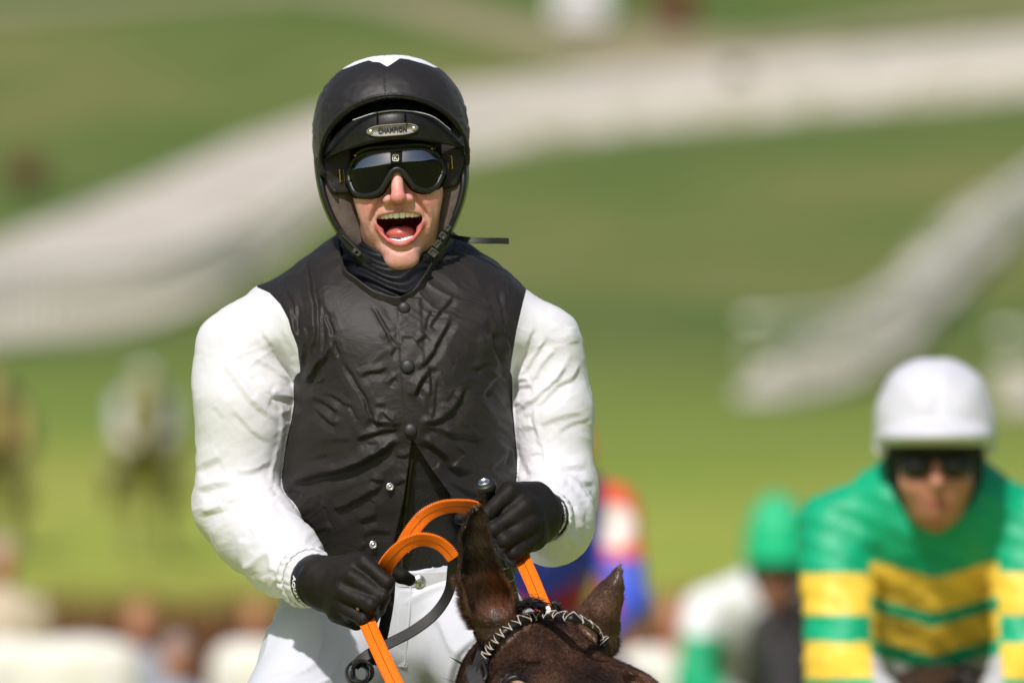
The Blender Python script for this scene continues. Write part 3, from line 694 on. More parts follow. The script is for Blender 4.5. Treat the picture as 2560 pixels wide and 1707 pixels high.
watcher(322, 1388, 38.0, 'person with tan hair in a grey blue top between the white barriers', (.42, .2, .09), (.33, .34, .40), (.12, .14, .2))
watcher(405, 1462, 34.0, 'low figure in blue grey beside the second white barrier', (.30, .24, .22), (.30, .36, .46), (.1, .12, .2))
watcher(590, 1385, 42.0, 'person in orange behind the white sleeve cuff', (.4, .2, .08), (.45, .2, .1), (.1, .1, .12))
watcher(1545, 1385, 40.0, 'person in a coral red jacket between the horse ear and green sleeve', (.5, .2, .13), (.66, .17, .09), (.5, .16, .1))
watcher(1450, 1405, 41.0, 'person in dark maroon right of the pricked ear', (.12, .06, .05), (.22, .05, .05), (.1, .05, .05))
watcher(4, 1240, 43.0, 'person in pale clothes standing at the left edge', (.45, .36, .25), (.55, .45, .33), (.35, .28, .2))

# ================================================================== THE JOCKEY
ROLL = math.radians(3.4); HY = -0.085                      # head leans a little; glabella depth
HO = P(991, 420, HY)
_cr, _sr = math.cos(ROLL), math.sin(ROLL)
RX = np.array([_cr, 0, _sr]); RZ = np.array([-_sr, 0, _cr]); RY = np.array([0, 1.0, 0])
HM = np.stack([RX, RY, RZ], 1)                             # head local (mm: right, back, up) -> world
def hw_(a): return HO + (np.asarray(a, float) * 0.001) @ HM.T
def hl(p): return ((p - HO.astype(F)) @ HM.astype(F)) * F(1000)
def hp(u, v, ymm):                                          # head-local point under a pixel at a local depth in mm
    q = P(u, v, HO[1] + ymm * 0.001) - HO; return q @ HM * 1000
jx, jz = P(985, 1430, 0.08)[0], 0.0
person = thing('person', 'laughing jockey in black body vest, white sleeves and black helmet with goggles', 'person', (jx, 0.1, 0.0))

# ---- torso and arms as one cloth surface, later cut at the armhole seams
_v = np.array([540, 560, 585, 605, 650, 690, 718, 780, 850, 950, 1034, 1100, 1250, 1400, 1450, 1500.])
_l = np.array([900, 866, 835, 808, 748, 694, 655, 615, 645, 734, 726, 710, 690, 730, 742, 750.])
_r = np.array([1090, 1108, 1140, 1168, 1240, 1285, 1318, 1350, 1335, 1280, 1286, 1292, 1306, 1296, 1290, 1280.])
_fy = np.array([.01, .0, -.01, -.02, -.05, -.075, -.09, -.115, -.134, -.146, -.15, -.146, -.122, -.085, -.07, -.06])
_by = np.array([.13, .15, .17, .18, .2, .21, .215, .22, .22, .215, .21, .21, .22, .24, .25, .25])
def tz(v): return np.array([P(1000, x, 0.0)[2] for x in v])
_z = tz(_v)[::-1]
_lx = ((_l - 1280) * S)[::-1]; _rx = ((_r - 1280) * S)[::-1]; _FY = _fy[::-1]; _BY = _by[::-1]
def torso(p, o=0.0): return lofted(p, _z, (_lx + _rx) / 2, (_rx - _lx) / 2 - o, (_FY + _BY) / 2, (_BY - _FY) / 2 - o, 2.25)
PXS = S
armL = [P(622, 885, .02), P(612, 1010, .005), P(590, 1262, .0)]
armR = [P(1352, 868, .035), P(1380, 1040, .02), P(1394, 1232, .0)]
wrL, wrR = P(772, 1446, -.215), P(1352, 1298, -.2)
def arms_l(p, o=0.0):
    d = chain(p, armL, [116 * PXS - o, 122 * PXS - o, 100 * PXS - o], .02)
    d = smin(d, chain(p, [P(668, 778, .05), P(548, 850, .03), P(546, 930, .02)], [52 * PXS - o, 50 * PXS - o, 56 * PXS - o]), .035)
    return smin(d, chain(p, [armL[2], P(640, 1324, -.05), P(708, 1392, -.13), P(752, 1436, -.185)], [100 * PXS - o, 101 * PXS - o, 90 * PXS - o, 66 * PXS - o], .03), .025)
def arms_r(p, o=0.0):
    d = chain(p, armR, [108 * PXS - o, 99 * PXS - o, 91 * PXS - o], .02)
    d = smin(d, ell(p, P(1378, 1322, -.1), (94 * PXS - o, .095 - o, 94 * PXS - o)), .03)
    return smin(d, chain(p, [armR[2], P(1385, 1285, -.1), P(1362, 1298, -.165)], [94 * PXS - o, 84 * PXS - o, 62 * PXS - o], .03), .03)
zk0, zk1 = P(0, 930, 0)[2], P(0, 840, 0)[2]
def jacket(p):
    k = np.clip((p[:, 2] - zk0) / (zk1 - zk0), 0, 1); k = (0.006 + 0.034 * k * k * (3 - 2 * k)).astype(F)
    return smin(torso(p), np.minimum(arms_l(p), arms_r(p)), k)
lo_ = np.array([P(470, 0, 0)[0], -.28, P(0, 1535, 0)[2]]); hi_ = np.array([P(1505, 0, 0)[0], .28, P(0, 545, 0)[2]])
jv, jf = mesh_sdf(jacket, lo_, hi_, 0.0020, project=1)
jn = normals(jv, jf)
SC_ = 1568 / 440
oA, oB, oC, oD, oE, oF_, oG, oH = (600, 560), (960, 560), (640, 940), (960, 940), (440, 700), (440, 1100), (1200, 680), (1180, 1060)
ST = [
 (oA, SC_, [(640, 210), (640, 400), (660, 600), (690, 800), (695, 950), (670, 1100), (655, 1200)], 11, -4.5),
 (oA, SC_, [(350, 450), (400, 580), (460, 720), (500, 900), (530, 1050)], 8, -3), (oA, SC_, [(520, 700), (510, 850), (520, 1000)], 8, -2.2),
 (oA, SC_, [(770, 780), (800, 900), (845, 1000)], 9, -4), (oA, SC_, [(830, 1035), (860, 1120), (890, 1190)], 8, -4.5),
 (oA, SC_, [(830, 1090), (780, 1190), (700, 1280), (650, 1380), (600, 1440)], 10, -5),
 (oA, SC_, [(895, 1210), (960, 1310), (1030, 1430), (1110, 1568), (1150, 1690), (1200, 1780), (1250, 1800)], 10, -4),
 (oA, SC_, [(740, 700), (735, 900), (740, 1050), (720, 1200)], 7, -2.4), (oA, SC_, [(610, 900), (600, 1050), (560, 1300)], 8, -2.4),
 (oA, SC_, [(1160, 700), (1250, 840), (1310, 940), (1330, 1010), (1390, 1090)], 6, -3), (oA, SC_, [(1070, 1390), (1150, 1340), (1230, 1330), (1330, 1290)], 9, -3),
 (oA, SC_, [(1330, 1450), (1360, 1400), (1400, 1385)], 7, -2.2), (oA, SC_, [(650, 1440), (720, 1410), (770, 1410)], 7, -2.2),
 (oA, SC_, [(1340, 1180), (1370, 1150), (1390, 1090)], 7, -2), (oA, SC_, [(330, 450), (330, 520), (380, 560)], 7, -1.6),
 (oB, SC_, [(640, 640), (560, 740), (490, 820), (440, 890), (410, 930)], 7, -2.8), (oB, SC_, [(440, 760), (400, 850), (375, 960)], 7, -1.8),
 (oB, SC_, [(620, 830), (570, 940), (510, 1050), (450, 1160), (370, 1260), (290, 1330)], 9, -4.2), (oB, SC_, [(400, 1000), (350, 1040), (295, 1085)], 9, -3.2),
 (oB, SC_, [(440, 1260), (400, 1340), (330, 1440), (290, 1568)], 10, -4), (oB, SC_, [(430, 1270), (430, 1400), (430, 1568)], 9, -3),
 (oB, SC_, [(1010, 560), (1050, 720), (1080, 900), (1130, 1080), (1150, 1200)], 8, -3), (oB, SC_, [(1000, 950), (1010, 1080), (1060, 1250), (1110, 1400)], 16, -6.5),
 (oB, SC_, [(1110, 480), (1110, 750)], 7, -1.6), (oB, SC_, [(1000, 1250), (1060, 1340), (1130, 1440)], 9, -3.2),
 (oB, SC_, [(780, 1290), (870, 1310)], 6, -1.6), (oB, SC_, [(830, 1290), (880, 1270), (960, 1230)], 6, -1.8), (oB, SC_, [(150, 1020), (280, 1030)], 6, -1.2),
 (oB, SC_, [(740, 1450), (680, 1568)], 7, -1.8), (oB, SC_, [(620, 1240), (640, 1260)], 6, -1.2),
 (oC, SC_, [(1330, 575), (1200, 650), (1060, 740), (920, 812), (780, 866), (600, 905), (400, 965), (260, 1025)], 16, -6.5),
 (oC, SC_, [(1300, 540), (1060, 680), (900, 770), (760, 820), (560, 860)], 16, 3.0),
 (oC, SC_, [(1170, 970), (1050, 1050), (900, 1130), (780, 1190), (680, 1225)], 12, -4.5), (oC, SC_, [(1000, 920), (1080, 950), (1160, 945)], 9, -3.2),
 (oC, SC_, [(1250, 980), (1300, 940), (1345, 935)], 6, -2.2), (oC, SC_, [(470, 210), (560, 230), (650, 290), (720, 340)], 9, -3.4),
 (oC, SC_, [(490, 280), (560, 350), (650, 420), (740, 450)], 9, -4.2), (oC, SC_, [(560, 170), (680, 190), (780, 260), (830, 280), (880, 370), (910, 410)], 7, -2.2),
 (oC, SC_, [(980, 390), (1050, 440), (1150, 460), (1320, 455)], 15, -4.5), (oC, SC_, [(870, 590), (1000, 560), (1150, 520), (1310, 500)], 13, -4),
 (oC, SC_, [(1100, 320), (1160, 380), (1230, 420)], 7, -3), (oC, SC_, [(980, 620), (1100, 610)], 6, -1.4), (oC, SC_, [(480, 620), (700, 600), (860, 590)], 11, -1.8),
 (oC, SC_, [(490, 740), (560, 730), (650, 710)], 7, -1.6), (oC, SC_, [(590, 1150), (640, 1260), (690, 1400)], 6, -1.8), (oC, SC_, [(550, 960), (590, 1150)], 6, -1.6),
 (oC, SC_, [(430, 1280), (510, 1360)], 6, -1.8), (oC, SC_, [(920, 1320), (1000, 1280), (1090, 1260)], 9, -3.2), (oC, SC_, [(930, 1568), (1000, 1500)], 8, -2.4),
 (oC, SC_, [(1060, 1150), (1000, 1100)], 6, -1.4), (oC, SC_, [(1060, 270), (1160, 270)], 8, -1.8), (oC, SC_, [(250, 1060), (340, 1040), (410, 1090)], 12, -2.4),
 (oC, SC_, [(1240, 730), (1320, 740), (1420, 690)], 9, -2.4), (oC, SC_, [(930, 1430), (1080, 1400), (1230, 1400)], 10, -2.4),
 (oD, SC_, [(320, 450), (430, 440), (540, 390), (640, 310), (700, 200), (730, 100)], 13, -5), (oD, SC_, [(300, 500), (450, 510), (620, 560), (740, 560), (1050, 580)], 15, -3.4),
 (oD, SC_, [(300, 590), (420, 660), (520, 740), (600, 850), (840, 890)], 17, -5.5), (oD, SC_, [(640, 640), (720, 720)], 7, -1.8),
 (oD, SC_, [(420, 410), (460, 300), (470, 150), (490, 0)], 6, -1.8), (oD, SC_, [(480, 890), (500, 970), (545, 1010)], 6, -2.2),
 (oD, SC_, [(550, 940), (700, 1040), (830, 1090)], 11, -2.4), (oD, SC_, [(290, 200), (320, 110), (370, 20)], 9, -3), (oD, SC_, [(900, 200), (960, 100), (1060, 0)], 15, -3.4),
 (oD, SC_, [(1100, 800), (1130, 680)], 11, -2.4), (oD, SC_, [(700, 470), (860, 430)], 9, -1.4), (oD, SC_, [(560, 250), (640, 120)], 9, -1.6), (oD, SC_, [(960, 860), (1060, 760), (1140, 640)], 14, -2.5),
 # sleeves
 (oE, SC_, [(690, 380), (740, 470), (810, 570), (870, 670), (960, 780), (1040, 860), (1090, 900)], 10, -3.4),
 (oE, SC_, [(510, 620), (560, 730), (610, 830), (680, 950), (760, 1050), (860, 1150), (920, 1240)], 11, -4.6),
 (oE, SC_, [(400, 750), (450, 850), (540, 970), (640, 1090), (740, 1180), (900, 1310)], 12, -4.6), (oE, SC_, [(640, 700), (760, 760), (880, 830), (990, 900), (1080, 950)], 9, -3),
 (oE, SC_, [(820, 1050), (900, 1070), (1000, 1080), (1050, 1100)], 9, -5), (oE, SC_, [(480, 1160), (580, 1280), (680, 1380), (830, 1480)], 10, -2.6),
 (oE, SC_, [(920, 450), (1000, 600), (1060, 720)], 9, -2), (oE, SC_, [(950, 1340), (1030, 1310)], 8, -3), (oE, SC_, [(950, 1420), (1010, 1390)], 8, -2.6), (oE, SC_, [(950, 1220), (1040, 1190)], 8, -3),
 (oE, SC_, [(630, 800), (720, 940), (830, 1030), (960, 1040)], 9, -2.5), (oE, SC_, [(945, 1090), (940, 1300), (920, 1568)], 4, 1.2), (oE, SC_, [(310, 1130), (420, 1260)], 9, -1.2),
 (oF_, SC_, [(200, 310), (300, 240), (430, 190)], 13, -3), (oF_, SC_, [(500, 300), (620, 320), (740, 290), (880, 220)], 11, -3.4), (oF_, SC_, [(190, 490), (300, 450), (450, 430), (600, 450), (760, 400)], 13, -4.4),
 (oF_, SC_, [(180, 690), (300, 670), (440, 620), (540, 560), (600, 530), (740, 560)], 11, -5.5), (oF_, SC_, [(390, 570), (480, 560), (590, 535)], 9, -3.2), (oF_, SC_, [(600, 480), (720, 490), (880, 550)], 9, -2.6),
 (oF_, SC_, [(560, 1180), (545, 1000), (600, 850)], 14, 4), (oF_, SC_, [(570, 1180), (680, 1090), (830, 970)], 10, 3.4), (oF_, SC_, [(860, 1180), (840, 1050), (830, 980)], 10, 3.4), (oF_, SC_, [(880, 1180), (960, 1090)], 9, 3.2),
 (oF_, SC_, [(300, 890), (400, 740), (520, 640)], 12, 2.6), (oF_, SC_, [(860, 1450), (900, 1300), (930, 1250)], 9, -3.4), (oF_, SC_, [(750, 1280), (780, 1400)], 8, -2.4), (oF_, SC_, [(990, 1440), (1000, 1280)], 8, -3.2),
 (oF_, SC_, [(920, 1250), (1000, 1160), (1140, 950)], 7, -3.2), (oF_, SC_, [(910, 0), (870, 230), (840, 400)], 4, 1.2), (oF_, SC_, [(840, 410), (920, 500)], 8, -3), (oF_, SC_, [(860, 540), (950, 650), (1000, 720)], 9, -2),
 (oF_, SC_, [(680, 1160), (700, 1260), (760, 1330)], 14, -3), (oF_, SC_, [(620, 760), (680, 900), (640, 1000)], 14, -1.6), (oF_, SC_, [(900, 900), (1000, 960), (1100, 920)], 10, -1.6),
 (oG, SC_, [(300, 1310), (400, 1220), (520, 1140), (640, 1030), (740, 920), (810, 800)], 9, -4.5), (oG, SC_, [(500, 1250), (620, 1130), (740, 1020), (860, 950), (940, 800)], 10, -4.5),
 (oG, SC_, [(380, 960), (450, 850), (530, 730), (620, 580)], 7, -3.4), (oG, SC_, [(480, 1000), (560, 860), (700, 700)], 8, -2.4), (oG, SC_, [(370, 900), (420, 700), (520, 480)], 9, -2.4),
 (oG, SC_, [(270, 1040), (330, 990), (440, 980)], 7, -3.4), (oG, SC_, [(280, 1050), (380, 1045), (480, 1040)], 8, -3.4), (oG, SC_, [(265, 1170), (300, 1200), (380, 1180)], 8, -3),
 (oG, SC_, [(530, 1400), (700, 1330), (960, 1280)], 10, -2.6), (oG, SC_, [(690, 1460), (850, 1370), (1000, 1320)], 9, -2.2), (oG, SC_, [(480, 1180), (500, 1350), (540, 1568)], 6, 2.0), (oG, SC_, [(800, 480), (830, 650)], 18, 3),
 (oG, SC_, [(400, 1440), (490, 1400)], 7, -2), (oG, SC_, [(380, 1300), (470, 1290)], 7, -1.6), (oG, SC_, [(620, 1000), (740, 880), (800, 700)], 12, 2.0),
 (oH, 4.125, [(590, 640), (700, 570), (820, 510), (950, 490), (1080, 480), (1190, 490)], 11, -4.6), (oH, 4.125, [(960, 560), (1050, 620), (1150, 650), (1280, 640)], 12, -4.6), (oH, 4.125, [(1040, 620), (1140, 720), (1230, 750)], 11, -3.4),
 (oH, 4.125, [(900, 780), (970, 850), (1000, 950)], 11, 3.6), (oH, 4.125, [(1040, 850), (1110, 960), (1130, 1100)], 13, 3.6), (oH, 4.125, [(1030, 1100), (1040, 1250)], 10, 2.6), (oH, 4.125, [(1080, 1180), (1090, 1270)], 10, 2.6),
 (oH, 4.125, [(860, 1000), (870, 1130), (800, 1300)], 18, -4.6), (oH, 4.125, [(440, 200), (500, 400), (570, 600)], 12, -4.4), (oH, 4.125, [(520, 440), (600, 540)], 10, -3), (oH, 4.125, [(660, 600), (760, 700), (900, 640), (1050, 650)], 12, -2),
 (oH, 4.125, [(660, 1330), (760, 1380), (860, 1450)], 8, 1.6), (oH, 4.125, [(1100, 700), (1180, 850), (1200, 1000)], 12, -1.6), (oH, 4.125, [(690, 0), (740, 250), (780, 480)], 6, 1.6), (oH, 4.125, [(600, 330), (740, 330)], 8, -2), (oH, 4.125, [(480, 80), (640, 40)], 8, -1.6),
]
HF = fold_map(ST, 440, 540, 1540, 1560)
uu, vv_ = PX(jv)
front = np.clip(-jn[:, 1] * 1.8 + 0.25, 0, 1)
back_w = 1 - front
# broad soft puckering everywhere, crisp creases where the photograph shows them
q2 = np.c_[uu, vv_] ; wob = np.c_[uu + 18 * vnoise(q2 / 60, 11), vv_ + 18 * vnoise(q2 / 60, 12)]
def rot2(th_): return np.c_[(wob[:, 0] - 1000) * math.cos(th_) + (wob[:, 1] - 1000) * math.sin(th_), -(wob[:, 0] - 1000) * math.sin(th_) + (wob[:, 1] - 1000) * math.cos(th_)]
wa, wb2 = rot2(-.62), rot2(.62); bl = np.clip((uu - 930) / 140, 0, 1); bl = bl * bl * (3 - 2 * bl)
rdg = lambda sc_, sd_: ((1 - np.abs(vnoise(wa / sc_, sd_))) ** 1.4 - .6) * (1 - bl) + ((1 - np.abs(vnoise(wb2 / sc_, sd_ + 9))) ** 1.4 - .6) * bl
msk = np.clip(.55 + .9 * vnoise(q2 / 90, 15), .1, 1)
isw = (uu < 735) | (uu > 1285)
soft = vnoise(wob / [80, 60], 5) * .0014 + (rdg([92, 34], 6) * .0034 + rdg([44, 15], 7) * .0011) * msk * np.where(isw, .45, .9) + vnoise(wob / 12, 8) * .00012
p3 = jv / 0.03; softb = (np.abs(vnoise(p3, 21)) - .3) * .004 + vnoise(jv / .012, 22) * .001
disp = HF(uu, vv_) * front + soft * front + softb * back_w
# the button stand: a raised strip down the front, and the two flaps lifting below the third button
xc = np.interp(vv_, [690, 770, 916, 1074, 1100], [993, 998, 1006, 1018, 1026])
strip = np.clip((uu - xc + 6) / 3.0, 0, 1) * np.clip((xc + 58 - uu) / 8, 0, 1) * (vv_ > 745) * (vv_ < 1110) * (jn[:, 1] < -.3)
disp += 0.0016 * strip
el = np.interp(vv_, [1095, 1240, 1350, 1440], [1030, 1010, 985, 968]); er = np.interp(vv_, [1095, 1160, 1235, 1300, 1440], [1030, 1072, 1125, 1150, 1180])
edge = np.where(uu < (el + er) / 2, el - uu, uu - er)
disp += 0.010 * np.exp(-np.clip(edge, 0, 999) / 26) * np.clip((vv_ - 1110) / 90, 0, 1) * (jn[:, 1] < -.2)
jv2 = jv + jn * disp[:, None]
# seams
ls = np.interp(vv_, [690, 716, 730, 760, 800, 871, 925, 960], [628, 640, 672, 700, 722, 745, 751, 749])
rs = np.interp(vv_, [700, 715, 770, 827, 900, 960], [1322, 1318, 1304, 1291, 1279, 1272])
dt = torso(jv.astype(F)); dl = arms_l(jv.astype(F)); dr = arms_r(jv.astype(F))
wlo = np.clip((vv_ - 930) / 40, 0, 1)
seam_l = np.where(jv[:, 0] < P(990, 0, 0)[0], (uu - ls) * PXS * (1 - wlo) + (dl - dt) * wlo, 1)
seam_r = np.where(jv[:, 0] > P(990, 0, 0)[0], (rs - uu) * PXS * (1 - wlo) + (dr - dt) * wlo, 1)
M_VEST, nt, b = new_mat('black_nylon'); oc = objco(nt)
n1 = noise(nt, 30, 4, vec=oc); lnk(nt, ramp(nt, n1.outputs[0], [(0.3, (0.0160, 0.0132, 0.0122)), (0.7, (0.0205, 0.0170, 0.0157))]), b.inputs['Base Color'])
b.inputs['Roughness'].default_value = 0.55; b.inputs['Specular IOR Level'].default_value = 0.32; b.inputs['Sheen Weight'].default_value = 0.03; b.inputs['Sheen Roughness'].default_value = 0.4
pv = bump(nt, b, noise(nt, 1500, 2, vec=oc).outputs[0], 0.10, 0.0004)
def crumple(nt, b, pv, sc, st, di):
    nz = noise(nt, sc, 2.5, 0.55, 1.6, vec=objco(nt, (1.0, 1.0, 1.7), (.2, .5, .3))); s1 = nt.nodes.new('ShaderNodeMath'); s1.operation = 'SUBTRACT'; s1.inputs[1].default_value = .5; lnk(nt, nz.outputs[0], s1.inputs[0])
    s2 = nt.nodes.new('ShaderNodeMath'); s2.operation = 'ABSOLUTE'; lnk(nt, s1.outputs[0], s2.inputs[0]); return bump(nt, b, s2.outputs[0], st, di, pv)
pv = crumple(nt, b, pv, 20, .16, .008)
M_SLEEVE, nt, b = new_mat('white_nylon'); oc = objco(nt)
n1 = noise(nt, 20, 4, vec=oc); lnk(nt, ramp(nt, n1.outputs[0], [(0.3, (0.695, 0.69, 0.73)), (0.7, (0.735, 0.73, 0.765))]), b.inputs['Base Color'])
b.inputs['Roughness'].default_value = 0.55; b.inputs['Specular IOR Level'].default_value = 0.4
b.inputs['Subsurface Weight'].default_value = 0.12; b.inputs['Subsurface Radius'].default_value = (.004, .004, .004)
pv = bump(nt, b, noise(nt, 1500, 2, vec=oc).outputs[0], 0.08, 0.0004)
pv = crumple(nt, b, pv, 9, .12, .012)
(lv, lf), (rest_v, rest_f) = clip(jv2, jf, seam_l)
# carry the right seam and pixel fields across by recomputing on the cut mesh
def fields(v):
    u_, w_ = PX(v); rs_ = np.interp(w_, [700, 715, 770, 827, 900, 960], [1322, 1318, 1304, 1291, 1279, 1272]); wl = np.clip((w_ - 930) / 40, 0, 1)
    d_r = arms_r(v.astype(F)); d_t = torso(v.astype(F)); sr = np.where(v[:, 0] > P(990, 0, 0)[0], (rs_ - u_) * PXS * (1 - wl) + (d_r - d_t) * wl, 1); return u_, w_, sr
_, _, sr = fields(rest_v)
(rv, rf), (tv, tf) = clip(rest_v, rest_f, sr)
# gathered elastic wrists: stop the sleeve before the hand
def cut_plane(v, f, pt, nrm): return clip(v, f, (v - pt) @ unit(nrm))[0]
lv, lf = cut_plane(lv, lf, P(778, 1452, -.20), P(790, 1462, -.24) - P(700, 1398, -.13))
sl_l = add('sleeve', lv, lf, M_SLEEVE, person); sl_r = add('sleeve', rv, rf, M_SLEEVE, person)
# vest: hem, neck opening and the inverted V below the third button
_, (tv, tf) = clip(tv, tf, tv[:, 2] - P(0, 1432, 0)[2])
u_, w_ = PX(tv)
el = np.interp(w_, [1090, 1100, 1240, 1350, 1440], [1031, 1029, 1010, 985, 968]); er = np.interp(w_, [1090, 1100, 1160, 1235, 1300, 1440], [1031, 1033, 1072, 1125, 1150, 1180])
gap = np.minimum(u_ - el, er - u_) * PXS; gap = np.where((tv[:, 1] < .04) & (w_ > 1096), gap, -0.02)
(tv, tf), _ = clip(tv, tf, gap)
u_, w_ = PX(tv)                                            # neck opening
nb_ = np.interp(u_, [836, 848, 852, 862, 889, 912, 935, 993, 1002, 1020, 1041, 1062, 1083, 1107, 1131, 1142], [540, 600, 650, 686, 706, 724, 740, 754, 753, 744, 729, 697, 661, 628, 594, 560])
nk = np.where(tv[:, 1] < .06, w_ - nb_, 50) * PXS
_, (tv, tf) = clip(tv, tf, nk)
vest = add('body_vest', tv, tf, M_VEST, person)
sm = vest.modifiers.new('thickness', 'SOLIDIFY'); sm.thickness = 0.0016; sm.offset = -1

# ---- body protector seen in the opening
def protector(p): return torso(p, 0.016) + (0.0012 * np.abs(np.sin(p[:, 2] * 130))).astype(F)
v, f = mesh_sdf(protector, np.array([P(680, 0, 0)[0], -.2, P(0, 1450, 0)[2]]), np.array([P(1310, 0, 0)[0], .25, P(0, 620, 0)[2]]), 0.005)
m, nt, b = new_mat('black_mesh'); oc = objco(nt); vr = nt.nodes.new('ShaderNodeTexVoronoi'); vr.inputs['Scale'].default_value = 420; lnk(nt, oc, vr.inputs['Vector'])
lnk(nt, ramp(nt, vr.outputs[0], [(0.1, (0.004, 0.004, 0.005)), (0.6, (0.016, 0.015, 0.016))]), b.inputs['Base Color']); b.inputs['Roughness'].default_value = 0.5
bump(nt, b, vr.outputs[0], 0.5, 0.0008); M_MESHB = m
pro = add('body_protector', v, f, M_MESHB, person)
zp = [P(1034, 1110, -.12), P(1026, 1180, -.117), P(1016, 1260, -.108), P(1006, 1340, -.092), P(1000, 1420, -.075)]
strap('zip', zp, (1, 0, 0), .006, .003, simple('zip_black', (.01, .01, .01), .25, .6), pro)

# ---- buttons and snaps
M_BTN = simple('button_cloth', (0.022, 0.021, 0.023), 0.5, 0.5, bstr=.25, bdist=.0004, bscale=900)
M_SNAP = simple('snap_metal', (0.72, 0.70, 0.66), 0.25, 0.5, metal=1.0, var=.05, bstr=0)
def surf_y(u, v, fn=jacket, lo=-.3, hi=.05):
    ys_ = np.linspace(lo, hi, 300); pts = np.array([P(u, v, y) for y in ys_], F); d = fn(pts); i = int(np.argmax(d < 0)); return ys_[i] if d[i] < 0 else ys_[int(np.argmin(d))]
for u0, v0, r in ((1010, 770, .0095), (1019, 916, .0108), (1026, 1074, .0098)):
    y0 = surf_y(u0, v0) - .0035
    v, f = lathe([(r * .92, -.004), (r, .0), (r * .94, .0024), (r * .72, .0042), (r * .38, .0052), (.0004, .0055)], P(u0, v0, y0), (0, -1, .12), 28); add('button', v, f, M_BTN, vest)
for u0, v0 in ((975, 1216), (933, 1361)):
    y0 = surf_y(u0, v0) - .007; r = .0062
    v, f = lathe([(r * .9, -.003), (r, .0), (r * .95, .0012), (r * .6, .0015), (r * .45, .0003), (r * .4, .0022), (r * .2, .003), (.0003, .0031)], P(u0, v0, y0), (0.1, -1, .1), 24); add('snap_fastener', v, f, M_SNAP, vest)
# turned-back edge of the right flap

# ---- collar and neck gaiter
M_GAITER, nt, b = new_mat('black_gaiter'); oc = objco(nt); lnk(nt, ramp(nt, noise(nt, 60, 3, vec=oc).outputs[0], [(.3, (.003, .0035, .005)), (.7, (.006, .0065, .0095))]), b.inputs['Base Color']); b.inputs['Roughness'].default_value = .5; b.inputs['Specular IOR Level'].default_value = .22
bump(nt, b, noise(nt, 700, 2, vec=oc).outputs[0], .15, .0004)
gv = np.array([560, 590, 620, 650, 690, 720, 750, 775.]); gl_ = np.array([862, 846, 841, 843, 852, 872, 915, 950.]); gr_ = np.array([1122, 1138, 1140, 1134, 1122, 1105, 1078, 1050.])
gfy = np.array([.0, -.026, -.050, -.066, -.086, -.098, -.106, -.104]); gz = tz(gv)[::-1]
def gaiter(p):
    lx = ((gl_ - 1280) * S)[::-1]; rx = ((gr_ - 1280) * S)[::-1]; fy = gfy[::-1]
    d = lofted(p, gz, (lx + rx) / 2, (rx - lx) / 2, (fy + .14) / 2, (.14 - fy) / 2, 2.7)
    s_ = p[:, 2] + p[:, 0] * .10 + 0.9 * np.abs(p[:, 0] - P(992, 0, 0)[0]) ** 1.5
    return d - (0.0023 * np.sin(s_ * 300 + 5 * np.sin(p[:, 0] * 26) + 3 * np.sin(p[:, 0] * 61 + p[:, 2] * 40)) * np.clip(-(p[:, 1] - .03) * 14, 0, 1)).astype(F)
v, f = mesh_sdf(gaiter, np.array([P(830, 0, 0)[0], -.15, P(0, 790, 0)[2]]), np.array([P(1155, 0, 0)[0], .16, P(0, 550, 0)[2]]), 0.0026); gt = add('neck_gaiter', v, f, M_GAITER, person)
def sy(u, v): return min(surf_y(u, v, jacket), surf_y(u, v, gaiter))
cp = [(852, 650), (862, 684), (889, 705), (912, 723), (935, 738), (965, 748), (990, 753), (1003, 752)]
cq = [(1003, 752), (1020, 744), (1041, 729), (1062, 698), (1083, 662), (1107, 629), (1128, 600)]
for q_ in (cp, cq):
    pts = [P(a, b_, sy(a, b_) - .002) for a, b_ in q_]
    strap('collar', pts, np.array([[0, -.2, 1.0]] * len(pts)), .014, .0035, M_VEST, vest)

# ---- breeches, boots
hipz = P(0, 1500, 0)[2]
legL = [P(880, 1490, .06), P(806, 1650, -.04), P(690, 1850, -.18)]; legR = [P(1110, 1490, .06), P(1225, 1640, -.06), P(1330, 1830, -.20)]
shL = [legL[2], legL[2] + np.array([-.02, .30, -.42])]; shR = [legR[2], legR[2] + np.array([.05, .30, -.42])]
def breeches(p, o=0.0):
    d = lofted(p, tz([1860, 1740, 1640, 1560, 1500, 1450, 1415]), np.array([(995 - 1280) * S] * 7), np.array([.10, .14, .158, .165, .166, .164, .162]) - o, np.array([.13, .11, .09, .085, .08, .085, .09]), np.array([.08, .13, .145, .15, .15, .15, .148]) - o)
    for L_, s_ in ((legL, shL), (legR, shR)):
        d = smin(d, chain(p, L_, [.1 - o, .087 - o, .078 - o], .03), .03); d = smin(d, chain(p, s_, [.078 - o, .05 - o]), .03)
    return d
def breeches_f(p):
    d = breeches(p); s_ = p[:, 2] * 1.0 - p[:, 0] * .35
    w = np.abs(np.sin(s_ * 75 + 4 * np.sin(p[:, 0] * 14) + 3 * np.sin(p[:, 1] * 20 + p[:, 2] * 11))); return d - (0.0046 * (1 - w) ** 2.5 * np.clip(.3 + np.sin(p[:, 0] * 23 + p[:, 2] * 17), 0, 1)).astype(F)
v, f = mesh_sdf(breeches_f, np.array([legL[2][0] - .15, -.32, legL[2][2] - .25]), np.array([legR[2][0] + .15, .3, P(0, 1410, 0)[2]]), 0.0045)
M_BRE2 = simple('breeches_nylon', (0.62, 0.635, 0.70), 0.5, 0.45, var=.03, nscale=20, bstr=.25, bdist=.001, bscale=120)
br = add('breeches', v, f, M_BRE2, person)
wb = [P(a, b_, surf_y(a, b_, breeches) - .003) for a, b_ in ((770, 1440), (850, 1446), (930, 1450), (1010, 1450), (1090, 1447), (1190, 1440))]
